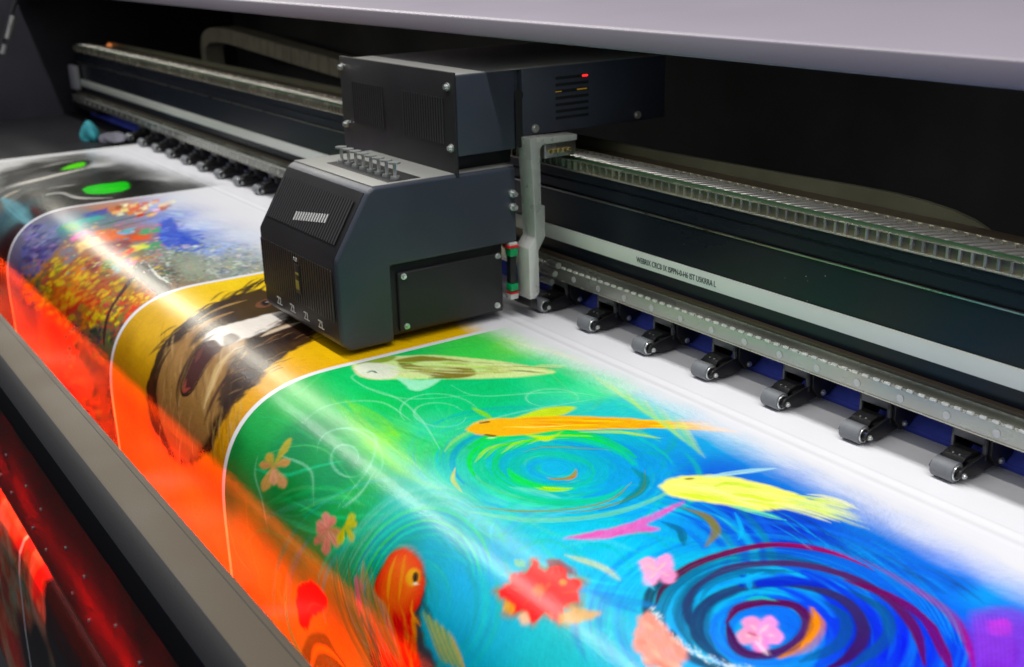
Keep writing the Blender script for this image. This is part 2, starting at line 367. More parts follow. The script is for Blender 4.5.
#@@ART
def art_koi():
    LIM[:] = [B34 + GAP, 9, 9]
    K = [(235,450,(22,118,52)),(232,480,(40,110,40)),(262,425,(35,155,72)),(300,400,(50,172,80)),(300,440,(18,128,75)),(335,470,(14,136,84)),(285,500,(22,122,52)),(340,520,(22,150,62)),
     (365,380,(26,190,100)),(420,390,(12,188,104)),(470,350,(66,200,80)),(520,342,(130,210,90)),(480,390,(14,186,108)),(550,372,(50,200,120)),(600,388,(80,215,150)),(380,400,(40,190,90)),
     (430,430,(60,196,150)),(400,450,(60,190,110)),(385,440,(100,205,60)),(440,480,(60,190,170)),(400,510,(32,170,160)),(440,540,(18,160,185)),(480,565,(8,165,210)),(500,620,(0,172,205)),
     (455,650,(8,160,195)),(560,650,(8,182,190)),(600,620,(16,190,200)),(620,590,(26,185,225)),(560,540,(60,190,215)),(520,500,(80,200,190)),(600,525,(50,185,215)),(620,560,(70,195,235)),(540,600,(10,180,190)),
     (650,480,(18,150,215)),(640,520,(26,160,225)),(690,440,(20,150,212)),(620,410,(60,190,190)),(720,430,(60,170,220)),(660,410,(60,190,210)),(720,480,(8,100,205)),(760,520,(8,70,190)),(800,530,(8,58,188)),(840,565,(20,100,205)),
     (900,570,(8,105,215)),(850,620,(0,58,210)),(900,640,(0,45,215)),(940,640,(8,66,220)),(800,600,(10,90,215)),(760,600,(15,120,220)),(715,600,(18,180,220)),(690,620,(20,185,210)),(660,650,(28,190,210)),
     (950,585,(10,110,222)),(985,600,(30,150,230)),(1000,640,(120,70,215)),(1020,655,(120,60,205)),(880,520,(20,110,205)),(830,490,(20,120,210)),(400,570,(30,130,140)),
     (250,540,(125,135,35)),(320,600,(130,130,35)),(340,640,(125,115,35)),(280,580,(135,130,35)),(370,560,(35,140,65)),(250,600,(130,120,35))]
    field(B34 + GAP, .10, K, warp=.018, seed=3)
    # long brush texture : thin translucent strokes following the swirls
    for c0, c1, k, cols in [((555, 468), (112, 46), 90, [(20,190,90),(20,160,210),(60,210,120),(10,175,190),(120,210,40),(20,130,200)]),
                            ((770, 632), (150, 88), 130, [(10,90,215),(20,160,225),(0,60,200),(30,190,220),(10,120,215)]),
                            ((400, 600), (95, 90), 60, [(30,170,150),(20,150,120),(60,190,170),(20,170,190)]),
                            ((620, 545), (130, 50), 70, [(60,190,225),(30,160,225),(100,215,225),(20,180,200)])]:
        for i in range(k):
            f_ = rng.uniform(.25, 1.35); a0 = rng.uniform(0, 360)
            stroke(ell(c0[0], c0[1], c1[0] * f_, c1[1] * f_, a0, a0 + rng.uniform(25, 90), 6, n=7), rng.uniform(.0012, .006), at_c(cols[rng.integers(len(cols))], 12), rng.uniform(.15, .45), soft=.7, bristle=.6)
    for i in range(120):
        x = rng.uniform(240, 620); y = rng.uniform(350, 560)
        stroke([(x, y), (x + rng.uniform(20, 60), y + rng.uniform(-18, 22)), (x + rng.uniform(60, 110), y + rng.uniform(-30, 50))], rng.uniform(.0012, .005), at_c([(30,190,110),(20,160,90),(90,210,120),(60,200,150)][rng.integers(4)], 14), rng.uniform(.12, .35), soft=.8, bristle=.6)
    # middle whirl
    for (rx, ry, a0, a1, w, c_, al) in [(102,43,150,300,.006,(15,120,200),.5),(98,42,-60,60,.010,(15,140,205),.7),(92,40,200,330,.009,(30,195,60),.8),(84,36,160,340,.010,(20,205,40),.75),
            (74,32,20,200,.010,(20,190,130),.8),(66,28,-90,60,.012,(10,150,205),.85),(58,24,90,260,.008,(20,190,80),.7),(50,22,150,400,.013,(12,165,190),.85),(40,16,0,360,.010,(14,180,150),.7),(46,19,60,170,.008,(40,210,30),.7),
            (26,10,0,360,.010,(18,160,205),.9),(112,49,190,250,.004,(150,210,60),.6)]:
        stroke(ell(554, 470, rx, ry, a0, a1, 5), w, c_, al, soft=.5, bristle=.5)
    poly(ell(556, 468, 15, 7, 0, 330, 5), (14, 168, 212), .9, soft=.004)
    stroke(ell(556, 469, 20, 10, -10, 115, 5), .003, (150,130,20), .9)
    stroke(ell(556, 469, 22, 12, 20, 60, 5), .002, (190,110,10), .9)
    stroke(ell(556, 472, 33, 17, 60, 110, 5), .005, (170,215,0), .8, bristle=.7)
    stroke(ell(550, 480, 26, 10, 60, 120, 5), .003, (150,215,10), .8, bristle=.7)
    stroke([(523,452),(545,447),(580,448),(610,450)], .0022, (110,130,30), .7)
    stroke([(455,468),(453,480),(462,492)], .0025, (190,190,90), .8)
    stroke([(470,506),(520,511),(570,509),(610,500),(632,482)], .0022, (120,140,50), .8); stroke([(560,514),(600,508),(640,492),(645,470)], .0025, (110,120,30), .7)
    stroke([(632,468),(644,478),(640,490),(620,504)], .006, (20,120,110), .7); stroke([(470,512),(530,520),(590,517),(640,505),(680,486)], .005, (120,200,150), .6)
    for i in range(7): stroke([(475+i*9, 462-i*3), (490+i*10, 448-i*2), (520+i*12, 442-i)], .003, [(150,210,10),(90,205,20),(40,200,40)][i % 3], .7, bristle=.6)
    # right-hand blue arcs between whirls
    for i in range(9):
        stroke(ell(640, 560, 70+i*9, 42+i*6, -80, 25, 5), .004, [(10,100,215),(30,150,225),(6,70,200),(14,120,140)][i % 4], .55, bristle=.6)
    stroke([(684,508),(706,516),(716,530),(706,546)], .0055, (120,115,50), .9, bristle=.4)
    stroke([(662,522),(680,530),(684,545)], .005, (12,90,120), .8)
    stroke([(735,512),(742,530),(738,540)], .0022, (50,180,235), .9)
    # great whirl, lower right
    CXW, CYW = 762, 633
    for (rx, ry, a0, a1, gr, w, c_, al) in [(122,84,150,262,1.0,.013,(10,182,215),.85),(112,76,120,250,1.0,.011,(20,190,205),.8),(95,66,110,290,1.0,.013,(16,170,222),.8),(80,54,90,330,1.,.012,(10,160,225),.8),
            (64,44,80,300,1.,.012,(14,175,215),.85),(52,34,-60,200,1.,.014,(10,140,225),.8),(40,26,0,360,1.,.012,(12,110,220),.8),(100,70,-70,20,1.,.02,(0,55,205),.75),(70,48,-80,30,1.,.014,(6,70,215),.7)]:
        stroke(ell(CXW, CYW, rx, ry, a0, a1, 8, n=16, gr=gr), w, c_, al, soft=.4, bristle=.5)
    for P2, w2 in [([(668,640),(660,612),(676,584),(716,562),(770,555),(830,566)], .007), ([(694,648),(680,618),(694,590),(730,572),(785,570)], .006), ([(716,655),(704,632),(712,604),(742,590)], .0055), ([(800,662),(838,645),(846,620),(826,602)], .006), ([(850,668),(886,640),(884,612),(850,590)], .006)]:
        stroke(P2, w2, (8, 78, 120), .75, soft=.4, bristle=.4, taper=(.2, .2))
    W_ = [([(655,606),(664,586),(690,566),(725,553),(765,545),(800,546),(840,554),(880,570),(920,592),(950,615),(968,645),(975,672)], .0048, (55,8,45), (170,0,105), 1.),
          ([(760,543),(800,545),(850,558),(900,580),(940,606)], .0022, (150,20,80), (190,20,120), .8),
          ([(700,640),(688,615),(692,590),(715,573),(750,564),(800,564),(850,577),(890,600),(915,630),(925,665)], .0055, (10,60,100), (95,10,90), 1.),
          ([(845,580),(890,596),(925,620),(940,645),(952,672)], .005, (100,20,80), (110,10,110), .95),
          ([(735,668),(700,640),(700,612),(722,594),(760,584),(800,585),(840,598),(860,618),(862,640),(845,660),(820,672)], .006, (12,70,110), (60,10,90), 1.),
          ([(727,622),(738,608),(765,602),(795,606),(808,622),(800,640),(780,652),(752,655),(735,645),(727,622)], .0055, (90,20,70), (60,10,80), 1.),
          ([(672,630),(680,650),(705,664),(735,672)], .004, (10,50,80), (10,50,80), .8),
          ([(660,628),(648,612),(652,590),(672,570)], .005, (5,50,75), (5,60,90), .9)]
    for P_, w, c1, c2, al in W_:
        stroke(P_, w * 1.35, (5, 30, 90), .5 * al, soft=.6, bristle=.1, taper=(.1, .15))
        stroke(P_, w, c1, al, soft=.3, bristle=.25, taper=(.15, .15), col2=c2)
    stroke([(700,600),(715,582),(755,572),(800,572)], .0042, (8,110,150), .8); stroke([(684,634),(676,610),(690,584),(720,567)], .004, (12,110,150), .8)
    stroke([(812,608),(818,625),(808,645),(780,658)], .0075, (200,120,20), .85, bristle=.7); stroke([(815,612),(816,630),(800,648)], .003, (240,140,10), .9)
    stroke([(745,600),(760,597),(775,600)], .003, (40,180,170), .8)
    poly([(753,580),(775,576),(800,577),(830,588),(800,585),(760,587)], (10,50,190), .9, soft=.003)
    for q in ((742,577),(741,586)): stroke([q, (q[0]+3, q[1]-2)], .004, (10,50,180), .95)
    stroke([(748,573),(750,590)], .003, (40,170,235), .8); stroke([(740,580),(765,571)], .0018, (50,180,235), .8)
    # glitter sweep along the whirl's left rim
    for i in range(260):
        t = rng.random(); P_ = spline([(652,608),(664,630),(690,650),(725,664),(760,672)], 20); q = P_[int(t * (len(P_) - 1))] + rng.normal(0, 2.0, 2)
        stroke([tuple(q), (q[0]+1.5, q[1]+.6)], .0011, (225,240,245), .8, bristle=0, n=1)
    # magenta swash, blossoms
    poly([(563,538),(585,533),(615,527),(640,519),(662,510),(684,501),(668,513),(648,524),(660,530),(630,533),(600,539)], (222,90,175), .95, soft=.003, rough=.002, tex=.3)
    def blossom(cx, cy, r, c_, k=5, core=(240,190,190), rot=0, sq=.75):
        for i in range(k):
            a = rot + 2 * math.pi * i / k; dx, dy = math.cos(a) * r, math.sin(a) * r * sq
            poly(ell(cx + dx * .6, cy + dy * .6, r * .52, r * .40 , 0, 330, math.degrees(a)), at_c(c_, 8), .95, soft=.003, rough=.002)
            stroke([(cx, cy), (cx + dx * .75, cy + dy * .75)], .0016, core, .8)
    blossom(658, 570, 19, (245,160,200), 4, (235,190,180), .6); blossom(760, 633, 21, (248,150,200), 5, (250,215,215), .3, .7)
    stroke([(755,640),(768,655)], .002, (250,220,240), .9); stroke([(747,632),(757,636)], .002, (120,40,60), .7)
    # red blossom
    P_ = []
    for i in range(18):
        a = 2 * math.pi * i / 18; k = (1.0 if i % 2 else .74) * rng.uniform(.9, 1.1); P_.append((541 + 43 * k * math.cos(a), 592 + 31 * k * math.sin(a)))
    poly([(x - 1, y + 1) for x, y in [(541 + (a - 541) * 1.12, 592 + (b_ - 592) * 1.12) for a, b_ in P_]], (150,110,20), .75, soft=.008, rough=.006)
    poly([(545,560),(560,560),(575,570),(570,575),(550,570)], (140,30,10), .8, soft=.004, rough=.003)
    poly(P_, (235,12,8), 1., soft=.003, rough=.005, rs=90)
    for i in range(40):
        a = rng.uniform(0, 6.28); k = rng.uniform(.1, .8)
        stroke([(541 + 40 * k * math.cos(a), 592 + 28 * k * math.sin(a)), (541 + 40 * (k + .2) * math.cos(a), 592 + 28 * (k + .2) * math.sin(a))], .0018, [(250,60,20),(200,5,5),(255,90,20),(255,30,10)][i % 4], .7)
    poly(ell(539, 590, 7, 6, 0, 330), (255,110,20), .9, soft=.005); poly(ell(563, 582, 4, 3, 0, 330), (255,140,40), .9, soft=.003)
    poly([(560,612),(580,607),(598,614),(580,622),(562,620)], (225,165,70), .85, soft=.004, rough=.004, tex=.4)
    poly([(505,600),(515,606),(512,614),(503,610)], (220,160,50), .8, soft=.003); poly([(518,616),(526,612),(530,622),(522,624)], (245,190,150), .9, soft=.003)
    # peach blossom
    poly([(632,632),(645,612),(660,622),(672,640),(690,650),(672,672),(655,668),(640,655),(634,650)], (238,150,130), .95, soft=.005, rough=.004, tex=.15)
    for i in range(14):
        x, y = rng.uniform(636, 672), rng.uniform(622, 664); stroke([(x, y), (x + rng.uniform(4, 14), y + rng.uniform(2, 10))], .003, [(250,180,150),(215,120,100),(245,160,140)][i % 3], .6)
    # dark crack strokes at left
    stroke([(560,498),(540,492),(510,487)], .004, (120,220,200), .5)
    stroke([(640,552),(600,540),(560,548)], .004, (80,200,220), .5)
    for P_, c_, w in [([(565,555),(600,566),(620,580)], (200,205,150), .004), ([(515,560),(525,566)], (160,200,120), .005), ([(590,590),(620,600),(660,606)], (30,130,205), .006), ([(600,600),(640,612)], (20,120,200), .003),
                      ([(600,628),(612,633),(606,640)], (90,205,220), .0015), ([(640,575),(655,590)], (90,205,240), .002)]:
        stroke(P_, w, c_, .7, bristle=.5)
    # orange fish, centre
    stroke([(472,408),(482,413),(492,419)], .0045, (120,200,10), .9)
    poly([(515,418),(545,408),(575,407),(560,416),(530,421)], (190,210,20), .9, soft=.004)
    poly([(520,433),(550,436),(562,431),(548,441),(535,438)], (180,215,20), .9, soft=.003)
    poly([(466,430),(475,423),(492,419),(520,418),(560,416),(600,417),(640,419),(700,424),(740,432),(700,430),(640,427),(600,429),(560,430),(530,434),(500,436),(480,435)], (250,170,10), 1., soft=.004, rough=.0015)
    for i in range(26):
        x = rng.uniform(500, 680); y = 424 + rng.uniform(-5, 5); stroke([(x, y), (x + 20, y + rng.uniform(-1, 2)), (x + 45, y + 1)], .0022, [(255,150,5),(255,200,20),(245,130,5),(235,215,30)][i % 4], .7, bristle=.5)
    stroke([(505,427),(540,427),(575,425)], .0015, (250,225,120), .9)
    stroke([(481,423),(488,422)], .003, (70,60,20), .95, taper=(0, 0)); stroke([(486,435),(494,436)], .0028, (60,50,20), .95, taper=(0, 0)); stroke([(487,438),(496,438)], .0015, (240,240,200), .9)
    stroke([(580,432),(620,432),(660,438)], .004, (170,215,20), .8)
    # pale fish at the top
    poly([(352,366),(360,359),(380,357),(400,356),(430,355),(470,358),(500,361),(530,366),(556,372),(530,376),(500,378),(460,379),(430,379),(400,379),(375,379),(360,375)], (205,222,150), .95, soft=.004, rough=.001)
    poly([(395,377),(420,380),(440,379),(428,388),(414,391),(404,384)], (160,232,190), .9, soft=.004, rough=.002)
    poly([(356,364),(370,359),(395,356),(390,361),(370,364)], (120,150,40), .9, soft=.003)
    poly([(395,360),(420,356),(450,359),(470,362),(440,361),(412,364),(438,370),(430,375),(405,369)], (125,120,40), .95, soft=.004, rough=.002)
    poly([(430,376),(440,369),(470,368),(475,375),(450,379)], (120,105,35), .95, soft=.004, rough=.002)
    stroke([(410,362),(440,363),(480,367),(500,368)], .003, (160,225,50), .8); stroke([(495,373),(520,371),(545,373)], .004, (110,120,40), .85, bristle=.5)
    stroke([(428,378),(450,378)], .0025, (60,90,30), .9)
    poly([(353,368),(364,363),(385,364),(400,369),(392,378),(372,379),(358,375)], (222,228,205), .95, soft=.005)
    stroke([(367,373),(372,371),(377,373)], .0022, (60,60,60), .95, taper=(.2, .2)); stroke([(352,366),(360,375),(375,379),(392,378)], .0012, (225,190,120), .8)
    # yellow fish right
    poly([(660,486),(672,478),(700,475),(730,476),(760,483),(785,490),(805,498),(800,504),(785,508),(765,511),(750,511),(740,508),(700,501),(672,496)], (232,235,120), 1., soft=.005, rough=.002)
    for i in range(40):
        x = rng.uniform(668, 820); y = 487 + (x - 668) * .10 + rng.uniform(-7, 8); stroke([(x, y), (x + 18, y + 2), (x + 40, y + 8)], .003, [(240,240,140),(215,232,90),(235,238,160),(200,225,60)][i % 4], .7, bristle=.5)
    for i in range(26):
        x = rng.uniform(770, 815); y = 487 + (x - 668) * .125 + rng.uniform(-8, 8); stroke([(x, y), (x + 25, y + 6), (x + 55, y + 16)], .0035, [(235,238,160),(215,232,110),(190,225,130)][i % 3], .45, soft=.8, bristle=.6)
    stroke([(685,479),(694,478)], .0028, (140,120,40), .95, taper=(.1, .3)); stroke([(705,477),(740,472),(775,468)], .005, (170,220,220), .8, bristle=.5)
    stroke([(730,505),(760,513),(785,520)], .005, (110,215,170), .8, bristle=.6)
    stroke([(715,486),(730,483),(760,488)], .004, (180,220,40), .7)
    # big red fish, lower left
    poly([(372,672),(368,640),(371,600),(380,570),(392,553),(404,548),(418,556),(425,572),(426,595),(420,615),(424,640),(434,672)], (50,25,20), .9, soft=.006, rough=.003)
    poly([(390,680),(380,650),(374,618),(374,590),(384,565),(396,551),(408,550),(419,560),(424,580),(421,602),(412,618),(416,645),(420,680)], (215,42,10), 1., soft=.003, rough=.002)
    poly([(380,600),(384,575),(395,556),(408,554),(418,568),(418,590),(405,608),(390,612)], (230,105,15), .85, soft=.02)
    for i in range(46):
        x = rng.uniform(378, 414); y = rng.uniform(600, 660); stroke([(x, y), (x + rng.uniform(-1, 4), y + 12), (x + rng.uniform(0, 8), y + 26)], .0022, [(225,25,8),(240,110,15),(200,20,10),(245,150,20),(220,60,10)][i % 5], .75, bristle=.4)
    stroke([(396,556),(390,575),(388,600)], .003, (245,150,30), .7); stroke([(405,555),(402,575),(399,600)], .003, (250,150,20), .6)
    poly(ell(413, 577, 7, 9, 0, 330, 15), (235,165,30), .95, soft=.003); poly(ell(415.5, 577, 3, 5.5, 0, 330, 5), (20,20,20), 1., soft=.0015); stroke([(413,583),(418,584)], .0015, (245,230,200), .9)
    stroke([(421,600),(428,612),(436,628),(446,640)], .004, (40,60,60), .8, bristle=.5)
    for i in range(20):
        x = 423 + i * 1.3; stroke([(x, 612 + i), (x + 8, 630 + i), (x + 18, 660 + i * .6)], .0035, [(150,170,90),(110,140,90),(90,150,130),(40,180,130),(200,170,70)][i % 5], .8, bristle=.5)
    # pale ribbons round the red fish
    for i in range(10):
        stroke(ell(420, 600, 62 + i * 3.2, 92 + i * 3, 175, 285, 20), .0040, [(90,195,175),(60,180,165),(120,205,185)][i % 3], .38, soft=.8, bristle=.6)
    for i in range(8):
        stroke(ell(420, 600, 50 + i * 3.2, 72 + i * 3, 180, 330, 15), .003, [(20,150,170),(30,190,170),(14,140,180),(60,200,120)][i % 4], .6, bristle=.5)
    for i in range(14): stroke([(363 + i, 560 + i * 3), (362 + i * 2, 610), (376 + i * 2.3, 668)], .0028, [(190,150,110),(200,120,60),(120,150,130),(160,120,90)][i % 4], .6, bristle=.5)
    # swirling pale lines, upper left
    for P_ in [ell(348, 458, 22, 20, 20, 380, 30, gr=.4), ell(350, 456, 34, 26, 160, 380, 25), [(330,432),(350,428),(372,434),(376,448),(368,470),(352,490),(338,508)], [(366,486),(355,498),(342,508)], [(376,470),(362,492),(345,508)], [(280,455),(310,470),(314,505)],
               [(258,455),(255,475),(262,500),(268,530)], [(430,360),(380,370),(352,378),(400,398),(480,395)], [(360,385),(400,400),(425,425),(440,450)], ell(440, 415, 26, 12, 0, 330, 5), ell(440, 414, 40, 20, 150, 340, 5), [(455,430),(520,412),(600,398)],
               ell(552, 398, 26, 9, 100, 400, 0), [(450,385),(480,396),(560,392),(610,398)], [(262,380),(258,395)], [(300,425),(330,405),(380,402),(410,420)]]:
        stroke(P_, .0018, (150,225,190), .38, bristle=.3, taper=(.3, .3))
    for P_ in [[(330,398),(345,412),(360,430),(400,470),(440,490)], [(350,405),(372,430),(420,470)], [(345,400),(380,420),(400,440)]]:
        stroke(P_, .009, (130,205,20), .4, soft=.9, bristle=.5)
    for i in range(16): stroke([(590 + i * 6, 372 + i * 3), (606 + i * 6, 385 + i * 4), (630 + i * 5, 398 + i * 4)], .003, [(190,220,90),(110,215,150),(150,220,60)][i % 3], .45, bristle=.6)
    for i in range(12): stroke([(500 + i * 6, 340 + i), (530 + i * 6, 345 + i * 2), (560 + i * 4, 347 + i * 2)], .003, [(200,220,60),(90,205,90),(220,225,110)][i % 3], .5, bristle=.6)
    # faded flowers, left
    def petal(cx, cy, ang, ln, wd_, c_, al=.85):
        a = math.radians(ang); dx, dy = math.cos(a), math.sin(a)
        poly([(cx, cy), (cx + dx * ln * .3 - dy * wd_ * .6, cy + dy * ln * .3 + dx * wd_ * .6), (cx + dx * ln * .75 - dy * wd_, cy + dy * ln * .75 + dx * wd_), (cx + dx * ln, cy + dy * ln), (cx + dx * ln * .75 + dy * wd_, cy + dy * ln * .75 - dx * wd_), (cx + dx * ln * .3 + dy * wd_ * .6, cy + dy * ln * .3 - dx * wd_ * .6)], c_, al, soft=.003, rough=.0015, tex=.2)
        stroke([(cx, cy), (cx + dx * ln * .85, cy + dy * ln * .85)], .0012, tuple(np.clip(np.array(c_) * .82, 0, 255)), .5)
    for an, ln, wd_, c_ in [(-58, 34, 3.5, (185,160,50)), (-20, 18, 4, (205,140,80)), (60, 24, 5, (210,145,100)), (112, 26, 5, (205,150,85)), (88, 18, 4, (215,150,115)), (190, 14, 4, (200,130,80)), (-110, 15, 4, (190,150,60))]:
        petal(273, 467, an, ln, wd_, c_, .8)
    for an, ln, wd_, c_ in [(-100, 17, 4.5, (225,135,125)), (-60, 14, 4, (215,120,110)), (-150, 13, 4, (225,140,125)), (95, 27, 4.5, (225,130,115)), (130, 20, 4, (215,120,105)), (60, 20, 4, (225,140,120)), (170, 12, 4, (220,125,110)), (20, 14, 4, (205,130,90))]:
        petal(328, 529, an, ln, wd_, c_, .9)
    for an, ln, wd_ in [(-50, 15, 3.5), (-10, 12, 3.5), (60, 18, 3.5), (110, 20, 3.5)]: petal(345, 526, an, ln, wd_, (205,185,25), .8)
    for i in range(70):
        x = rng.uniform(385, 540); y = 367 + rng.uniform(-8, 9) * (1 - (x - 385) / 220)
        stroke([(x, y), (x + 14, y + .6), (x + 30, y + 1.5)], .0022, [(205,220,150),(150,150,70),(225,235,190),(120,120,50),(170,225,120),(190,185,110)][i % 6], .55, bristle=.6)
    poly([(296,600),(300,584),(312,582),(322,590),(328,602),(322,612),(312,616),(308,628),(300,624)], (205,15,30), .95, soft=.004, rough=.003)
    stroke([(305,590),(312,600),(318,606)], .002, (90,5,10), .7); stroke([(306,612),(312,604),(322,606)], .002, (250,90,80), .7)
    def leaf(P_, c_, al=.7): poly(P_, c_, al, soft=.003, rough=.0015, tex=.35)
    leaf([(354,580),(357,576),(363,586),(362,592),(361,612),(358,618),(356,600)], (235,90,130)); leaf([(274,572),(282,574),(280,590),(286,606),(278,596)], (160,150,60)); leaf([(272,610),(278,616),(284,640),(276,632)], (170,150,50))
    poly([(302,650),(310,634),(325,634),(335,650),(345,672),(302,672)], (60,80,20), .8, soft=.005); stroke([(310,672),(316,650),(330,652),(345,668)], .005, (180,140,40), .9)
    for i in range(30): 
        x = rng.uniform(330, 372); stroke([(x, 580 + rng.uniform(-30, 10)), (x + 12, 620), (x + 36, 668)], .0026, [(120,130,40),(90,110,40),(60,110,50),(150,130,50)][i % 4], .5, bristle=.5)
    stroke([(228,520),(236,552),(250,572)], .0018, (150,170,60), .5); stroke([(246,500),(250,540),(262,590)], .0018, (140,160,70), .5)
    # far right violet shape
    poly([(973,612),(1000,607),(1030,618),(1030,672),(978,672)], (120,70,205), .75, soft=.012); poly([(988,622),(1007,620),(1008,635),(990,634)], (225,75,210), .95, soft=.005)
    poly([(975,636),(1010,640),(1012,668),(980,668)], (110,20,175), .55, soft=.01)
    for i in range(24): x = 972 + i * 1.5; stroke([(x, 615), (x + 4, 640), (x + 5, 668)], .0016, [(140,90,225),(90,40,190),(160,80,220)][i % 3], .4)
    for i in range(50):
        x = rng.uniform(760, 960); y = 500 + (x - 760) * .36 + rng.uniform(0, 20); stroke([(x, y), (x + 22, y + 12), (x + 40, y + 26)], .0012, [(10,70,190),(40,60,110),(30,170,225),(60,50,90)][i % 4], .5, bristle=.4)
    for i in range(20):
        stroke([(800 + i * 6, 540 + i * 1.5), (860 + i * 5, 560 + i * 3), (910 + i * 3, 600 + i * 3)], .0013, [(20,150,225),(10,80,205)][i % 2], .5)
    fade(B34 + GAP, 9, [(1024,672,.815), (1010,590,.810), (900,520,.818), (760,440,.832), (620,372,.838), (540,345,.832)])
def fade(x0, x1, pts, wd=.045, dith=.55):
    """the print is still thin where the head is laying it down: last passes not printed yet"""
    i0, i1 = np.searchsorted(gx, [x0, x1]); xs = []; ys = []
    for px, py, y in pts: xs.append(S(px, py)[0]); ys.append(y)
    o = np.argsort(xs); yc = np.interp(gx[i0:i1], np.array(xs)[o], np.array(ys)[o])
    xx = gx[i0:i1, None] + 0 * gs[None, :]; Y_ = .958 - gs[None, :] + 0 * xx
    nn = fbm(xx * .25, gs[None, :] + 0 * xx, 130, 77) - .5; n2 = rng.random(xx.shape) - .5
    n3 = fbm(xx, gs[None, :] * 1. + 0 * xx, 22, 91) - .5
    t = np.clip((Y_ - (yc[:, None] - wd * 1.6) + nn * .012 + n3 * .012) / (wd * 1.7), 0, 1); t = t * t * (3 - 2 * t)
    t = np.clip(t + n2 * dith * t * (1 - t), 0, 1)
    t[Y_ > yc[:, None] + wd] = 1
    blend(i0, i1, 0, NS, t, lin((231, 231, 236)))
def art_face():
    LIM[:] = [B23 + GAP, B34 - GAP, 9]
    K = [(250,285,(225,190,20)),(200,300,(222,185,20)),(150,330,(205,160,15)),(125,370,(170,125,20)),(130,420,(170,110,30)),(300,345,(222,172,10)),(330,345,(225,178,10)),(280,370,(214,160,8)),(250,390,(208,152,8)),(225,430,(190,135,8)),(215,480,(180,120,8)),(350,350,(225,180,10)),(480,332,(228,180,20)),(420,340,(226,180,10)),(160,440,(150,110,50)),(190,440,(170,120,40)),(250,300,(228,190,20))]
    field(B23 + GAP, B34 - GAP, K, warp=.015, seed=11)
    tan = (140,104,60); dk = (42,24,16)
    poly([(265,288),(238,294),(212,305),(186,322),(164,344),(150,372),(146,400),(155,430),(178,462),(205,455),(222,425),(240,395),(262,372),(290,352),(315,336),(300,310)], dk, .97, soft=.006, rough=.008, rs=60)
    poly([(200,322),(180,338),(162,362),(156,395),(164,432),(184,465),(206,440),(218,410),(232,385),(252,360),(240,335),(220,318)], tan, .95, soft=.012, rough=.010, rs=50)
    for i in range(150):
        x, y = rng.uniform(160, 250), rng.uniform(320, 440)
        if (x - 160) * 1.0 + (y - 320) * .2 > 100: continue
        stroke([(x, y), (x - 3, y + 14), (x - 2, y + 28)], .0022, [(185,155,100),(140,105,60),(90,60,35),(190,160,110)][i % 4], .4, soft=.7, bristle=.4)
    poly([(205,312),(225,305),(238,318),(228,335),(205,336),(190,345)], dk, .85, soft=.008, rough=.006)
    poly([(254,318),(275,312),(300,308),(318,320),(312,334),(285,346),(262,356),(246,346)], dk, .95, soft=.006, rough=.006)
    poly([(238,362),(252,352),(270,360),(262,378),(240,398),(222,410),(218,396)], dk, .92, soft=.006, rough=.008)
    poly([(206,334),(220,327),(245,320),(268,314),(287,312),(282,322),(262,332),(238,341),(216,347),(203,344)], (226,218,208), .97, soft=.006, rough=.003)
    poly([(203,342),(196,352),(188,370),(182,388),(184,394),(192,390),(200,376),(212,358),(222,348),(215,340)], (60,26,24), .98, soft=.003, rough=.002)
    stroke([(204,340),(194,354),(186,372),(181,388),(184,395),(192,391),(202,374),(214,357)], .0028, (28,14,10), .95)
    stroke([(186,380),(184,390),(190,388)], .004, (150,70,60), .8); stroke([(202,348),(196,362)], .005, (110,60,50), .6)
    poly([(222,336),(232,333),(240,338),(230,345),(224,346)], (60,40,30), .85, soft=.004)
    poly([(256,303),(266,299),(274,302),(266,307),(256,307)], (110,70,50), .9, soft=.002); poly(ell(265, 303, 4, 2.6, 0, 330), (10,8,8), 1., soft=.0015); stroke([(266,302),(268,302)], .0014, (240,240,240), 1)
    for i in range(260):
        x, y = rng.uniform(225, 320), rng.uniform(290, 400)
        if abs((y - 300) - (320 - x) * 0.75 - 10) > 26: continue
        stroke([(x, y), (x + 7, y - 4), (x + 14, y - 6)], .002, [(30,18,12),(80,50,30),(20,12,10),(120,90,60)][i % 4], .6, bristle=.3)
    for i in range(70):
        t = rng.random(); x = 150 + 105 * t + rng.normal(0, 3); y = 365 - 76 * t ** .6 + rng.normal(0, 3)
        stroke([(x, y), (x + 10, y - 8), (x + 18, y - 11)], .0025, dk, .8, bristle=.3)
    for P_, w_, c_ in [([(232,312),(208,322),(190,338),(176,362),(170,392)], .012, (150,112,66)), ([(222,330),(200,345),(188,362),(178,388),(178,410)], .007, (50,28,18)), ([(236,348),(222,362),(212,384),(204,408)], .008, (196,168,120)),
                       ([(250,342),(236,358),(226,376)], .009, dk), ([(262,336),(280,328),(300,322)], .008, (205,185,160)), ([(170,350),(158,372),(155,400),(162,428)], .008, (30,16,12)), ([(246,300),(220,308),(198,320)], .005, (170,135,85)),
                       ([(230,372),(214,398),(204,424)], .006, (60,36,24)), ([(268,345),(290,338),(310,326)], .007, (26,14,10))]: stroke(P_, w_, c_, .85, soft=.5, bristle=.5)
    fade(B23 + GAP, B34 - GAP, [(262,272,.83), (470,333,.80)], wd=.03)
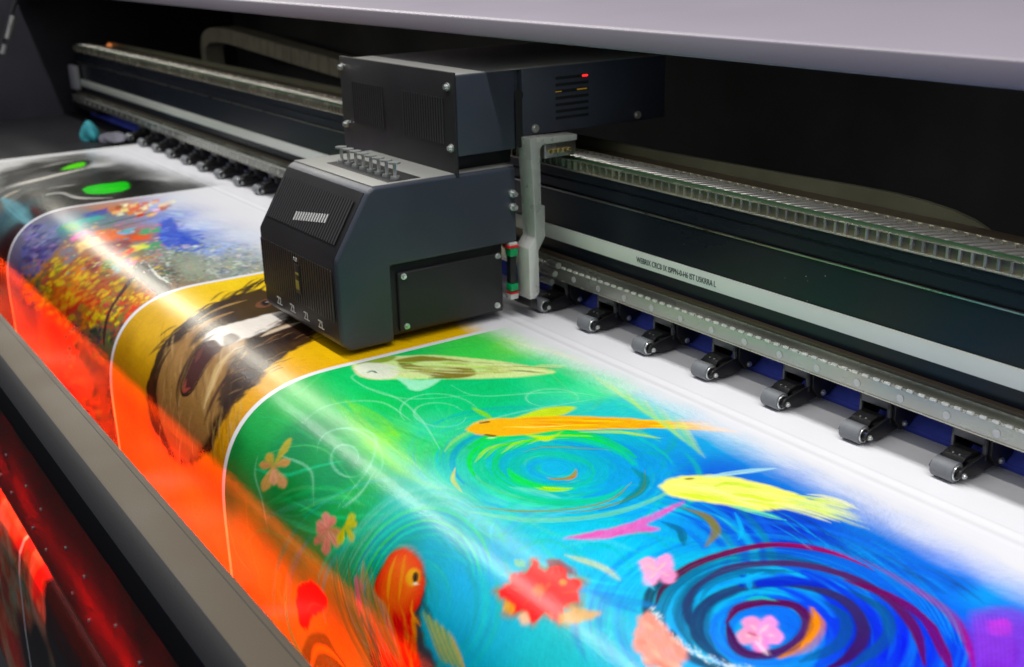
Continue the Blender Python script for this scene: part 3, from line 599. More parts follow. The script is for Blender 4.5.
def art_land():
    LIM[:] = [B12 + GAP, B23 - GAP, 9]
    K = [(185,200,(200,210,232)),(230,215,(206,216,236)),(250,235,(190,205,232)),(200,225,(170,190,230)),(175,215,(120,140,205)),(180,235,(80,105,190)),(210,250,(140,160,210)),(250,255,(150,160,170)),(230,265,(140,150,140)),(190,268,(150,155,140)),(170,255,(130,140,130)),
         (150,205,(160,175,220)),(120,208,(190,110,60)),(100,215,(90,110,130)),(75,225,(60,130,130)),(90,240,(170,110,110)),(130,235,(170,80,50)),(140,255,(120,110,80)),(60,260,(140,110,60)),(45,235,(110,110,140)),(35,255,(70,60,110)),(30,275,(60,50,100)),
         (50,290,(170,70,30)),(80,280,(200,120,20)),(100,300,(190,70,30)),(70,320,(170,50,40)),(120,290,(180,150,40)),(140,280,(60,50,40)),(155,275,(50,45,45)),(130,310,(190,100,40)),(110,330,(80,90,60)),(60,350,(150,40,30)),(90,350,(60,70,60)),(110,390,(80,60,40))]
    field(B12 + GAP, B23 - GAP, K, warp=.02, seed=21)
    def dabs(n, x0, x1, y0, y1, pal, ln=8, w=.004, cond=None, al=.8, dirv=(1, -.3)):
        for i in range(n):
            x, y = rng.uniform(x0, x1), rng.uniform(y0, y1)
            if cond and not cond(x, y): continue
            cl = fbm(np.array([x / 26.]), np.array([y / 20.]), 1., int(x1) + n, 2)[0]; pi_ = int(np.clip((cl - .22) * 1.8 + rng.normal(0, .09), 0, .999) * len(pal))
            l_ = ln * rng.uniform(.4, 1.2)
            stroke([(x, y), (x + dirv[0] * l_, y + dirv[1] * l_)], w * rng.uniform(.6, 1.5), at_c(pal[pi_], 10), al, bristle=.3, soft=.6)
    dabs(160, 160, 262, 195, 250, [(200,212,236),(225,228,240),(170,190,230),(190,205,236)], 18, .006, al=.35, dirv=(1, .1))
    poly([(160,222),(172,218),(182,232),(196,240),(206,246),(190,252),(170,250),(160,240)], (58,84,185), .9, soft=.008, rough=.006)
    dabs(90, 158, 205, 220, 250, [(50,75,180),(90,115,205),(70,95,160),(110,140,215)], 7, .004, lambda x, y: y > 212 + (x - 158) * .6)
    dabs(900, 142, 262, 245, 282, [(140,150,130),(90,110,90),(190,195,180),(120,130,150),(165,170,150),(80,95,110),(205,205,200),(150,160,110)], 4, .0035, lambda x, y: y > 243 + (200 - x) * .07 and y < 300 - (x - 160) * .28)
    # autumn foliage
    dabs(1500, 20, 160, 245, 350, [(205,160,20),(180,50,25),(200,110,20),(150,28,30),(120,115,40),(215,185,40),(150,60,50),(90,80,50),(190,120,30)], 7, .006, lambda x, y: y > 262 - (x - 20) * .05 and y < 300 + (x - 20) * .6 and (x - 20) * .25 + y < 345, al=.55)
    dabs(260, 20, 60, 225, 275, [(90,90,140),(60,50,110),(120,120,160),(70,70,120)], 6, .005, lambda x, y: x < 70 - (y - 225) * .7)
    dabs(200, 100, 160, 290, 345, [(210,60,30),(225,190,30),(180,60,60),(150,150,40)], 5, .004, lambda x, y: y < 345 - (x - 100) * .45)
    dabs(160, 60, 130, 320, 420, [(60,70,60),(90,110,60),(40,50,60),(110,80,50)], 6, .005)
    # village : patches of colour
    for i in range(46):
        x, y = rng.uniform(106, 168), rng.uniform(200, 216)
        if y > 206 + (170 - x) * .12 + 6: continue
        poly([(x, y), (x + 7, y - 1.5), (x + 8, y + 1.5), (x + 1, y + 3)], at_c([(205,100,45),(225,180,140),(180,75,30),(235,215,190)][i % 4], 16), .85, soft=.005, rough=.004, smooth=False)
    stroke([(92,228),(120,220),(150,213),(168,208)], .004, (60,35,20), .9); stroke([(100,232),(130,224),(160,216)], .003, (90,50,30), .8)
    for P_, c_ in [([(95,231),(115,229),(128,238),(108,241)], (215,100,25)), ([(70,238),(88,229),(90,232),(72,242)], (220,110,170)), ([(75,244),(98,236),(102,242),(80,254)], (235,200,130)), ([(85,250),(104,242),(106,248),(90,262)], (150,120,90)), ([(100,244),(130,240),(128,250),(104,254)], (110,40,50)),
                   ([(112,256),(140,246),(143,248),(118,260)], (225,70,50)), ([(130,236),(152,234),(150,239),(132,241)], (225,90,40)), ([(62,226),(82,220),(80,230),(66,232)], (30,150,60)), ([(76,222),(96,214),(104,218),(80,226)], (50,160,150)), ([(84,214),(110,207),(108,213),(88,218)], (40,60,150)),
                   ([(138,230),(160,226),(162,231),(142,235)], (40,160,110)), ([(144,244),(165,240),(160,248),(146,250)], (60,150,100)), ([(118,232),(135,226),(136,231),(122,236)], (90,170,200)), ([(130,246),(146,243),(150,248),(134,252)], (215,220,90)), ([(122,262),(134,258),(136,266),(126,268)], (225,90,130)),
                   ([(100,262),(116,256),(118,266),(104,272)], (60,120,50)), ([(112,265),(122,262),(120,272),(112,276)], (120,170,170)), ([(86,262),(102,256),(100,270),(90,276)], (120,50,50)), ([(60,250),(76,240),(78,256),(66,268)], (120,110,120)), ([(104,252),(118,248),(120,256),(108,260)], (150,30,40))]:
        poly(P_, c_, .9, soft=.008, rough=.010, rs=60, smooth=False, tex=.25)
    dabs(240, 62, 160, 212, 276, [(220,190,60),(60,130,150),(210,120,60),(150,60,60),(230,210,150),(60,150,80),(120,100,170),(225,110,150)], 5, .003, lambda x, y: 226 - (x - 60) * .1 < y < 285 - (x - 60) * .2)
    stroke([(98,247),(120,262),(145,283),(160,297)], .004, (190,120,90), .95, taper=(.1, .1)); stroke([(98,250),(120,266),(145,287)], .002, (90,50,40), .8)
    poly([(137,262),(148,264),(160,276),(172,290),(160,298),(142,280),(132,272)], (38,34,34), .95, soft=.004, rough=.004)
    stroke([(135,275),(122,292),(108,315),(104,345)], .007, (60,30,35), .95, taper=(.1, .1)); stroke([(148,264),(158,276),(172,284)], .003, (220,222,215), .7)
    dabs(80, 135, 180, 262, 292, [(200,205,190),(60,60,50),(230,230,225),(30,30,35)], 3, .003, lambda x, y: abs(y - 262 - (x - 140) * .75) < 12)
    fade(B12 + GAP, B23 - GAP, [(168,194,.80), (262,240,.80)], wd=.09, dith=.3)
def art_cat():
    LIM[:] = [X_L, B12 - GAP, 9]
    K = [(100,165,(190,190,188)),(150,185,(60,62,60)),(120,185,(10,10,10)),(90,190,(8,10,8)),(60,185,(80,80,78)),(30,195,(60,58,54)),(10,180,(120,120,115)),(5,165,(200,200,196)),(60,165,(60,60,58)),(90,170,(60,62,60)),(130,165,(90,90,90)),(160,180,(170,170,170)),(40,210,(20,22,20)),(80,205,(8,8,8)),(120,197,(10,10,10)),
         (10,200,(110,110,105)),(5,215,(60,90,100)),(20,215,(70,110,115)),(30,225,(60,60,70)),(10,240,(40,20,25)),(30,250,(35,15,20)),(5,260,(60,20,15)),(45,215,(40,20,20)),(55,205,(30,20,18))]
    field(X_L, B12 - GAP, K, warp=.03, seed=31)
    for P_, w, c_ in [([(0,190),(30,181),(60,174),(90,168)], .012, (215,210,200)), ([(0,178),(30,170),(60,163),(80,161)], .008, (200,198,190)), ([(50,187),(80,184),(120,180)], .007, (150,150,146)), ([(42,196),(62,193),(80,198),(112,198)], .007, (205,205,198)),
                      ([(0,170),(25,166),(50,162)], .008, (40,40,40)), ([(8,182),(40,172)], .005, (30,30,30)), ([(0,200),(20,190)], .012, (200,190,170)), ([(2,198),(18,212),(34,226)], .02, (110,160,170)), ([(30,205),(45,220)], .01, (90,30,25))]:
        stroke(P_, w, c_, .8, bristle=.5, soft=.7)
    poly([(95,172),(120,170),(150,180),(160,190),(150,196),(120,200),(60,212),(30,222),(40,205),(60,190),(70,180)], (8,9,8), .8, soft=.05, rough=.02, rs=14)
    poly([(0,172),(40,165),(60,168),(30,178),(0,190)], (14,14,14), .7, soft=.04, rough=.02, rs=14)
    for P2, c2 in [([(42,196),(62,193),(80,198),(112,198)], (205,205,198)), ([(48,189),(80,184),(115,180)], (150,150,146)), ([(0,192),(30,182),(58,175),(84,168)], (215,210,200))]: stroke(P2, .010, c2, .85, bristle=.5, soft=.8)
    poly([(48,172),(60,165),(85,160),(92,162),(85,167),(62,172)], (12,20,8), .9, soft=.012); poly([(60,170),(70,165),(84,162),(84,166),(72,169)], (90,205,20), 1., soft=.006)
    poly([(62,190),(85,182),(120,180),(140,184),(135,194),(100,196),(72,196)], (6,10,5), .9, soft=.02)
    poly([(82,190),(90,186),(110,183),(127,182),(128,189),(112,193),(90,194)], (25,185,15), 1., soft=.005, rough=.003); stroke([(92,190),(110,189),(124,187)], .004, (70,215,40), .7)
    for i in range(60):
        x, y = rng.uniform(0, 140), rng.uniform(162, 200); stroke([(x, y), (x + 14, y - 3)], .003, [(20,20,20),(120,120,115),(60,60,60)][i % 3], .35)
    fade(X_L, B12 - GAP, [(60,158,.80), (165,185,.885)], wd=.05, dith=.2)
    i0, i1 = np.searchsorted(gx, [X_L, X_L + .045]); blend(i0, i1, 0, NS, np.ones((i1 - i0, NS)) * .9, lin((225, 225, 225)))
def art_lower():
    """the finished prints that leave the printer again below the front bar"""
    j0 = np.searchsorted(gs, SVIS + .012); s_ = gs[j0:]; i1 = np.searchsorted(gx, -.9)
    xx = gx[:i1, None] + 0 * s_[None, :]; ss = s_[None, :] + 0 * xx
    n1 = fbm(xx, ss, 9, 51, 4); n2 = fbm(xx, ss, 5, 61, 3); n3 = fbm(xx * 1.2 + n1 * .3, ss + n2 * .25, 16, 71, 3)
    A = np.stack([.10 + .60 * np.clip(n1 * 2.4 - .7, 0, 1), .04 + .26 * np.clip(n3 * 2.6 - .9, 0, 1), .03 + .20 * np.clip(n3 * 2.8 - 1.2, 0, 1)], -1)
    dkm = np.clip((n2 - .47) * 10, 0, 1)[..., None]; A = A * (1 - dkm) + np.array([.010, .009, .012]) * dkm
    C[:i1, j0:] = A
    for bnd in (B12, B23, B34):
        a, b_ = np.searchsorted(gx, [bnd - GAP, bnd + GAP]); C[a:b_, :] = lin((228, 228, 232))
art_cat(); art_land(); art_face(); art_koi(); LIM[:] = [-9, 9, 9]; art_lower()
# painterly smear : the picture is dragged along brush directions (round the whirls, else wandering)
_xx = (gx[:, None] + 0 * gs[None, :]).astype(np.float32); _ss = (gs[None, :] + 0 * _xx).astype(np.float32)
ang = 6.0 * (fbm(_xx, _ss, 4.5, 301, 2) - .5) + .4
for (cpx, cpy), rad in (((555, 468), .13), ((762, 633), .16), ((415, 600), .10)):
    u_, v_ = S(cpx, cpy); dx, dy = _xx - u_, _ss - v_; wgt = np.exp(-(np.hypot(dx, dy) / rad) ** 4)
    ang = ang * (1 - wgt) + (np.arctan2(dy, dx) + math.pi / 2) * wgt if False else np.where(wgt > .5, np.arctan2(dy, dx) + math.pi / 2, ang)
jx = .0014 * (fbm(_xx, _ss, 170, 311, 2) - .5); jy = .0014 * (fbm(_xx, _ss, 170, 321, 2) - .5)
ca_, sa_ = np.cos(ang), np.sin(ang); acc = np.zeros_like(C); lum = np.zeros(_xx.shape, np.float32); wn_ = rng.random(_xx.shape).astype(np.float32)
ixa = np.arange(NX, dtype=np.float32); isa = np.arange(NS, dtype=np.float32); ks = np.linspace(-1, 1, 9)
bnds = [-9, B12 - GAP, B12 + GAP, B23 - GAP, B23 + GAP, B34 - GAP, B34 + GAP, 9]
lo = np.zeros(NX, int); hi = np.full(NX, NX - 1)
for a_, b_ in zip(bnds[:-1], bnds[1:]):
    i0_, i1_ = np.searchsorted(gx, [a_, b_]); lo[i0_:i1_] = i0_; hi[i0_:i1_] = max(i0_, i1_ - 1)
for k in ks:
    X2 = _xx + jx + ca_ * k * .0030; S2 = _ss + jy + sa_ * k * .0030
    I2 = np.rint(np.interp(X2, gx, ixa)).astype(int); J2 = np.rint(np.interp(S2, gs, isa)).astype(int)
    I2 = np.clip(I2, lo[:, None], hi[:, None]); acc += C[I2, J2]; lum += wn_[I2, J2]
acc /= len(ks); lum = (lum / len(ks) - .5)
_m = C.mean(-1, keepdims=True); _w = np.clip((C.min(-1, keepdims=True) - .5) / .2, 0, 1)
C = np.clip(C + (C - _m) * .10 * (1 - _w), .002, 1) * (1 + .08 * (1 - _w)); acc_m = acc.mean(-1, keepdims=True); acc = np.clip(acc + (acc - acc_m) * .10 * (1 - _w), .002, 1) * (1 + .08 * (1 - _w))
keepw = np.clip((C.min(-1) - .55) / .2, 0, 1)[..., None]
C = (C * .45 + acc * .55) * (1 + .36 * lum[..., None] * (1 - keepw))
# mottled ink density and fine pass banding across the whole print
xx = gx[:, None] + 0 * gs[None, :]; ss = gs[None, :] + 0 * xx
dens = 1 + .10 * (fbm(xx, ss * .3, 60, 5, 3) - .5) + .05 * (vnoise(xx * .5, ss * 420, 8) - .5) + .05 * (rng.random(xx.shape) - .5)
white = np.clip((C.min(-1) - .6) / .15, 0, 1)
C *= (dens * (1 - white) + white)[..., None].astype(np.float32)
C = np.clip(C, .002, .86)

py_, pz_ = profile_at(gs)
# faint lengthwise ridges where the pinch wheels ran
ridge = .0004 * np.exp(-((py_ - .835) / .0035) ** 2) + .0004 * np.exp(-((py_ - .853) / .003) ** 2) - .0004 * np.exp(-((py_ - .844) / .004) ** 2)
ridge = np.where(gs < .3, ridge, 0)
def sheet_part(i0, i1, name, parent, label, thick=False, j0=0, j1=NS - 1):
    ii = np.arange(i0, i1 + 1); jj = np.arange(j0, j1 + 1); n, k = len(ii), len(jj)
    V = np.empty((n, k, 3), np.float32); V[..., 0] = gx[ii][:, None]; V[..., 1] = py_[jj]; V[..., 2] = (pz_ + ridge)[jj]
    V[..., 2] += (.0009 * (fbm(V[..., 0], gs[jj][None, :] + 0 * V[..., 0], 5, 200, 2) - .5)).astype(np.float32)
    V -= np.array(origin_of(parent), np.float32)
    me = bpy.data.meshes.new(name); me.vertices.add(n * k); me.vertices.foreach_set('co', V.ravel())
    a = (np.arange(n - 1)[:, None] * k + np.arange(k - 1)[None, :]); Q = np.stack([a, a + 1, a + k + 1, a + k], -1).reshape(-1, 4)
    nf = len(Q); me.loops.add(nf * 4); me.loops.foreach_set('vertex_index', Q.ravel().astype(np.int32)); me.polygons.add(nf)
    me.polygons.foreach_set('loop_start', np.arange(0, nf * 4, 4, dtype=np.int32)); me.polygons.foreach_set('loop_total', np.full(nf, 4, np.int32))
    me.polygons.foreach_set('use_smooth', np.ones(nf, bool)); me.update(calc_edges=True)
    ca = me.color_attributes.new('print', 'FLOAT_COLOR', 'POINT'); cc = np.ones((n, k, 4), np.float32); cc[..., :3] = C[ii][:, jj]
    ca.data.foreach_set('color', cc.ravel()); me.materials.append(M['vinyl'])
    o = bpy.data.objects.new(name, me); COL.objects.link(o); o.parent = parent
    if label: o['label'] = label
    return o
vin = empty('printed_vinyl_sheet', (-1.2, .6, 0), 'wide glossy vinyl sheet with bright pictures printed on it, running under the carriage', 'printed banner')
def ix(v): return int(np.argmin(np.abs(gx - v)))
JW = int(np.searchsorted(gs, .958 - .862))     # everything behind this line is still blank
sheet_part(0, NX - 1, 'blank_sheet', vin, 'blank white strip of vinyl behind the pictures', j0=0, j1=JW)
sheet_part(0, ix(B12 - GAP), 'printed_picture', vin, 'dark grey picture with two green eyes', j0=JW)
sheet_part(ix(B12 + GAP), ix(B23 - GAP), 'printed_picture', vin, 'colourful village and autumn tree landscape', j0=JW)
sheet_part(ix(B23 + GAP), ix(B34 - GAP), 'printed_picture', vin, 'yellow picture of a furry brown animal with open mouth', j0=JW)
sheet_part(ix(B34 + GAP), NX - 1, 'printed_picture', vin, 'green and blue painting of koi fish, whirls and blossoms', j0=JW)
for b_ in (B12, B23, B34): sheet_part(ix(b_ - GAP), ix(b_ + GAP), 'white_border', vin, None, j0=JW)
#@@ENDSHEET

# ------------------------------------------------------------------ printer body
XR = .25
body = empty('printer_housing', (-1.7, 1.2, -.3), 'dark interior housing and bed of the wide printer behind and beneath the beam', 'printer housing')
MB().box(-3.9, XR, 1.5, 1.52, -.4, .46).build('back_panel', M['dark'], body)
MB().box(-3.92, -3.88, .2, 1.5, -.7, .52, bev=.004).build('side_panel', M['side'], body)
off = [(y + (.004 if i < 60 else .004), z - .004) for i, (y, z) in enumerate(PR[::3]) if z > -.24]
poly_ = off + [(.42, -.26), (.99, -.26), (.99, -.004)]
MB().prism(poly_, -3.88, XR, 'X').build('bed', M['platen'], body)
MB().box(-3.8, XR, .962, 1.12, -.003, .004).build('blue_platen_strip', M['blue'], body)
MB().prism([(.9625, .0045), (1.020, .050), (1.024, .050), (.9665, .0045)], -3.8, XR, 'X').build('blue_backing', M['blue'], body)
MB().box(-3.87, -3.6, .93, .99, .02, .06, bev=.003).build('corner_block', M['side'], body)

# ------------------------------------------------------------------ hood
hood = empty('printer_hood', (-1.7, .72, .4), 'long lilac grey metal hood above the carriage, along the top of the photo', 'printer hood')
MB().prism([(.800, .3845), (.800, .4045), (.8035, .4075), (.86, .4120), (1.5, .455), (1.5, .44), (.84, .391), (.81, .3825)], -3.95, XR, 'X', bev=.0012, seg=2).build('hood_shell', M['hood'], hood)

# ------------------------------------------------------------------ beam
beam = empty('gantry_beam', (-1.7, .99, .02), 'long black guide beam with pale green scale tape and brassy toothed rack', 'guide beam')
XL = -3.84
MB().prism([(.950, .066), (.950, .1605), (.953, .1615), (.953, .1645), (.950, .1655), (.950, .178), (.952, .179), (.952, .1815), (.950, .1825), (.950, .193), (1.03, .193), (1.03, .06), (.955, .06)], XL, XR, 'X').build('beam_body', M['beam'], beam)
MB().box(XL, XR, .9478, .9515, .1605, .1622).build('edge_strip', M['steel'], beam)
tape = MB().box(XL + .04, XR, .9468, .9500, .0885, .1090, bev=.0006).build('scale_tape', M['tape'], beam)
mtx = Matrix.Translation((-1.108, .9464, .0945)) @ Matrix.Rotation(math.pi / 2, 4, 'X')
lettering('WEBRIX CRC0 IX ISPPN-0-H6 IST U5KRRA L', .0105, mtx @ Matrix.Diagonal((.73, 1, 1, 1)), M['ink'], tape)
# lower guide rail with its ledge
rail = MB().prism([(.925, .0405), (.925, .0585), (.927, .0605), (.931, .0605), (.931, .0575), (.938, .0575), (.938, .066), (.950, .066), (.950, .0385), (.928, .0385)], XL, XR, 'X').build('guide_rail', M['rail'], beam)
MB().box(XL, XR, .9395, .9475, .0665, .0700).build('brown_seal_strip', M['tray'], beam)
MB().box(XL, XR, .9242, .9256, .0408, .0422).build('lower_edge_strip', M['rack'], rail)
mb = MB()
x = -1.27
while x < XR: mb.cyl((x, .9252, .0495), (x, .9243, .0495), .0042, 18); x += .0545
x = -3.7
while x < -1.55: mb.cyl((x, .9252, .0495), (x, .9243, .0495), .0042, 12); x += .0545
mb.build('bolt_caps', M['alu'], rail)
mb = MB(); x = -3.7
while x < XR:
    mb.box(x, x + .0075, .9238, .9272, .0588, .0618, bev=.0006, seg=1); x += .0138
mb.build('painted_reflection_dots', mat('pale_reflection_dots', (.85, .85, .78), .25, .2), rail)  # reflection of the rack, modelled as a row of pale tabs
# rack on top of the beam: slanted teeth lying flat, ladder-like face below them
rack = MB().box(XL, XR, .953, 1.0, .193, .2085).build('rack_bed', mat('oily_dark_rack_bed', (.035, .035, .03), .3, .4, var=.3, vscale=30), beam)
MB().box(XL, XR, .9522, .9532, .194, .208).build('rack_web', mat('olive_rack_web', (.22, .22, .15), .25, .5, var=.3, vscale=14), rack)
MB().box(XL, XR, .9475, .9530, .1938, .1958, bev=.0004, seg=1).build('rack_edge', mat('bright_rack_edge', (.70, .68, .58), .22, .7), rack)
MB().box(XL, XR, .9475, .9530, .2080, .2094, bev=.0003, seg=1).build('rack_edge', M['rack'], rack)
mb = MB(); x = XL
while x < XR: mb.box(x, x + .0030, .9480, .9535, .1955, .2085, bev=.0005, seg=1); x += .0138
mb.build('ladder_bars', M['rack'], rack)
mb = MB(); x = XL
while x < XR:
    mb.prism([(x, .9562), (x + .0058, .9562), (x + .0210, .9880), (x + .0152, .9880)], .2085, .2125, 'Z', bev=.0012, seg=2); x += .0138
mb.build('rack_teeth', mat('bright_tooth_steel', (.80, .79, .74), .20, .7, var=.1, vscale=40), rack)
MB().box(XL, XR, .9525, .9548, .2085, .2125).build('green_edge', mat('green_edge_line', (.10, .22, .12), .35, .5), rack)
MB().box(XL, XR, .9905, .9925, .2085, .2140).build('rear_lip', M['rack'], rack)
MB().box(XL, XR, 1.0005, 1.055, .197, .2035, bev=.001).build('cable_tray', M['tray'], beam)
MB().prism([(XL, .199), (XL, .214), (-1.2, .215), (-.95, .2185), (-.86, .2205), (-.80, .2205), (-.76, .2185), (-.725, .2145), (-.70, .2090), (-.682, .2020), (-.679, .199)] , 1.058, 1.064, 'Y').build('olive_guard', M['film'], beam)
# far end clamp
e_ = MB().box(-3.87, -3.80, .93, .947, .075, .150, bev=.004).build('end_clamp', M['pale'], beam)
MB().box(-3.84, -3.79, .955, .985, .155, .18, bev=.003).build('end_cap', M['pale'], beam)

# ------------------------------------------------------------------ carriage
car = empty('print_carriage', (-1.37, .8, .0), 'dark navy grey print head carriage riding on the black beam', 'print carriage')
cov = MB().prism([(.596, .006), (.583, .018), (.583, .127), (.632, .2065), (.642, .2125), (.856, .2125), (.856, .108), (.660, .108), (.660, .006)], -1.490, -1.250, 'X', bev=.0055, seg=4).build('lower_cover', M['cover'], car)
# charcoal front skin (vented)
MB().prism([(.5825, .023), (.5825, .1272), (.6308, .2060), (.6335, .2045), (.5860, .127), (.5860, .023)], -1.4845, -1.2560, 'X').build('front_skin', M['front'], car, 'charcoal vented front of the lower cover')
up = Vector((.05, .082)).normalized()
def chamfer(t, d):                       # point on the sloping face, t up the slope, d outwards
    nrm = Vector((-up.y, up.x)); q = Vector((.5815, .1275)) + up * t + nrm * d; return (q.x, q.y)
v1 = MB().prism([chamfer(.020, -.0004), chamfer(.020, .0003), chamfer(.078, .0003), chamfer(.078, -.0004)], -1.474, -1.268, 'X').build('vent', M['slot'], car)
mb = MB(); n = 30
for i in range(n + 1):
    xx_ = -1.474 + i * (.206 / n); mb.prism([chamfer(.019, .0002), chamfer(.019, .0013), chamfer(.079, .0013), chamfer(.079, .0002)], xx_ - .0018, xx_ + .0018, 'X')
mb.build('vent_ribs', M['rib'], v1)
mb = MB()
for i in range(13):
    xx_ = -1.395 + i * (.206 / n); h0 = .028 + i * .0010
    mb.prism([chamfer(h0, .00145), chamfer(h0, .0018), chamfer(h0 + .012, .0018), chamfer(h0 + .012, .00145)], xx_ - .0016, xx_ + .0016, 'X')
mb.build('painted_light_spot', M['whiteink_lightspot'], v1)  # light spot on the slats, painted as pale ribs
v2 = MB().box(-1.480, -1.262, .5812, .5816, .048, .112).build('vent', M['slot'], car)
mb = MB()
for i in range(31):
    xx_ = -1.480 + i * (.218 / 30); mb.box(xx_ - .0019, xx_ + .0019, .5803, .5813, .046, .114)
mb.build('vent_ribs', M['rib'], v2)
dsp = MB().box(-1.372, -1.356, .5795, .5812, .060, .100, bev=.0003).build('status_display', M['front'], car)
MB().box(-1.368, -1.358, .5790, .5796, .086, .089).build('display_line', M['ledg'], dsp)
MB().box(-1.369, -1.359, .5790, .5796, .066, .078).build('display_line', M['ledg'], dsp)
lettering('KB1', .0075, Matrix.Translation((-1.372, .5800, .104)) @ Matrix.Rotation(math.pi / 2, 4, 'X'), M['whiteink_lightspot'], car)
for xx_ in (-1.436, -1.392, -1.348, -1.304):
    lettering('ZL', .015, Matrix.Translation((xx_ - .008, .5812, .027)) @ Matrix.Rotation(math.pi / 2, 4, 'X') @ Matrix.Shear('XY', 4, (.35, 0)).to_4x4(), M['whiteink_lightspot'], car)
M['top'] = mat('lighter_grey_top_sheen', (.30, .30, .28), .38, .25, bump=.1, bscale=700, rvar=.06, vscale=8)  # lighter grey paints the sheen on both carriage tops
MB().box(-1.4865, -1.2545, .6425, .8545, .2122, .2130, bev=.0003).build('top_sheen_plate', M['top'], car, 'top of the lower cover with its sheen put in as lighter grey')
# removable side panel in its recess
blk = MB().box(-1.482, -1.2625, .664, .838, .010, .106, bev=.002).build('head_block', M['front'], car)
sp = MB().box(-1.262, -1.2545, .671, .833, .015, .096, bev=.003, seg=3).build('side_plate', M['front'], car, 'flat charcoal plate held by four screws')
for y, z in [(.679, .0905), (.825, .0925), (.680, .0225), (.822, .0230)]: screw(sp, (-1.2545, y, z), (1, 0, 0), .0030, length=.005)
# silver pins, and a dark plate painting the reflection around them
MB().box(-1.436, -1.262, .668, .716, .2118, .2136, bev=.0004).build('pin_reflection_plate', M['front'], car)
for i in range(8):
    xx_ = -1.425 + i * .0215; mb = MB()
    mb.cyl((xx_, .686, .213), (xx_, .686, .217), .0060, 18); mb.cyl((xx_, .686, .217), (xx_, .686, .233), .0022, 12); mb.cyl((xx_, .686, .233), (xx_, .686, .2352), .0078, 20)
    mb.build('pin', M['screw'], car)
# neck between lower cover and upper box
MB().box(-1.49, -1.275, .775, .865, .2125, .237, bev=.002).build('neck', M['blackplastic'], car)
# upper electronics box
ub = MB()
ub.box(-1.560, -1.2505, .7665, .8560, .235, .3375, bev=.002).box(-1.560, -1.262, .8560, .870, .235, .3375).box(-1.560, -1.2505, .868, 1.118, .250, .3375, bev=.002)
pass
ubo = ub.build('electronics_box', M['cover'], car, 'upper navy grey box with slots and a red light')
MB().cyl((-1.2503, .862, .3045), (-1.2496, .862, .3045), .0075, 20).build('key_hole', M['slot'], ubo)
MB().box(-1.2504, -1.2497, .8565, .8675, .236, .303).build('cable_slot', M['slot'], ubo)
for i in range(7):
    z = .3215 - i * .0088; MB().box(-1.2504, -1.2496, .922, .978, z - .0022, z + .0016, bev=.0003, seg=1).build('slot', M['slot'], ubo)
MB().box(-1.2499, -1.2490, .967, .976, .3200, .3226).build('red_light', M['ledr'], ubo)
MB().box(-1.2499, -1.2490, .958, .975, .3030, .3046).build('amber_light', M['leda'], ubo)
MB().box(-1.2499, -1.2492, .922, .932, .3030, .3042).build('amber_light', M['leda'], ubo)
for y, z in [(.888, .2585), (1.066, .2585)]: screw(ubo, (-1.2505, y, z), (1, 0, 0), .0042, length=.005)
MB().box(-1.558, -1.2525, .7665, 1.1165, .3372, .3384, bev=.0004).build('top_sheen_plate', M['top'], ubo)
fp = MB().box(-1.568, -1.2488, .7618, .7662, .2085, .3415, bev=.0012).build('front_plate', M['front'], car, 'charcoal plate with two vents and four screws')
for (xa, xb, za, zb, nn) in [(-1.530, -1.440, .250, .307, 14), (-1.380, -1.277, .250, .307, 16)]:
    vv = MB().box(xa, xb, .7614, .7619, za, zb).build('vent', M['slot'], fp); mb = MB()
    for i in range(nn + 1): xx_ = xa + i * (xb - xa) / nn; mb.box(xx_ - .0018, xx_ + .0018, .7606, .7616, za - .001, zb + .001)
    mb.build('vent_ribs', M['rib'], vv)
for x_, z in [(-1.561, .326), (-1.262, .323), (-1.557, .243), (-1.258, .246)]: screw(fp, (x_, .7618, z), (0, -1, 0), .0040, length=.006)
# aluminium bracket
br = MB().prism([(.865, .250), (.943, .2475), (.943, .2395), (.886, .2395), (.8815, .234), (.882, .158), (.888, .157), (.888, .114), (.8765, .096), (.877, .036), (.870, .029), (.861, .029), (.860, .101), (.871, .115), (.870, .16)], -1.2600, -1.2300, 'X', bev=.0012, seg=2).build('bracket', M['alu'], car, 'silver aluminium bracket clasping the beam')
for z in (.158, .176): screw(car, (-1.2500, .848, z), (1, 0, 0), .0040, length=.010)
MB().box(-1.27, -1.2285, .861, .872, .018, .0288, bev=.001).build('bracket_foot', M['blackplastic'], car)
MB().box(-1.26, -1.235, .892, .945, .219, .2385, bev=.002).build('slide_block', M['steel'], car)
mb = MB()
for i in range(5): mb.cyl((-1.233, .898 + i * .008, .229), (-1.229, .898 + i * .008, .229), .0028, 12)
mb.build('brass_terminals', mat('brass', (.8, .62, .25), .25, 1.), car)
mb = MB()
for i in range(3): mb.cyl((-1.245, .892 + i * .006, .050 + i * .011), (-1.222, .892 + i * .006, .050 + i * .011), .0045, 12)
mb.build('lower_slide_rollers', M['steel'], car)
MB().box(-1.262, -1.2485, .8415, .8545, .028, .036, bev=.001).build('connector_clip', M['alu'], car)
MB().box(-1.262, -1.2485, .8415, .8545, .104, .1085, bev=.001).build('connector_clip', M['alu'], car)
con = MB().box(-1.260, -1.250, .843, .853, .046, .092, bev=.0008).build('connector', M['blackplastic'], car)
MB().box(-1.261, -1.2478, .842, .854, .089, .101, bev=.001).build('green_clip', M['green'], con)
MB().box(-1.261, -1.2478, .842, .854, .040, .050, bev=.001).build('green_clip', M['green'], con)
MB().box(-1.2635, -1.2472, .8395, .8555, .101, .1045, bev=.0006).build('red_clip', M['red'], con)
MB().box(-1.2605, -1.2474, .8415, .8545, .0365, .0385).build('red_clip', M['red'], con)

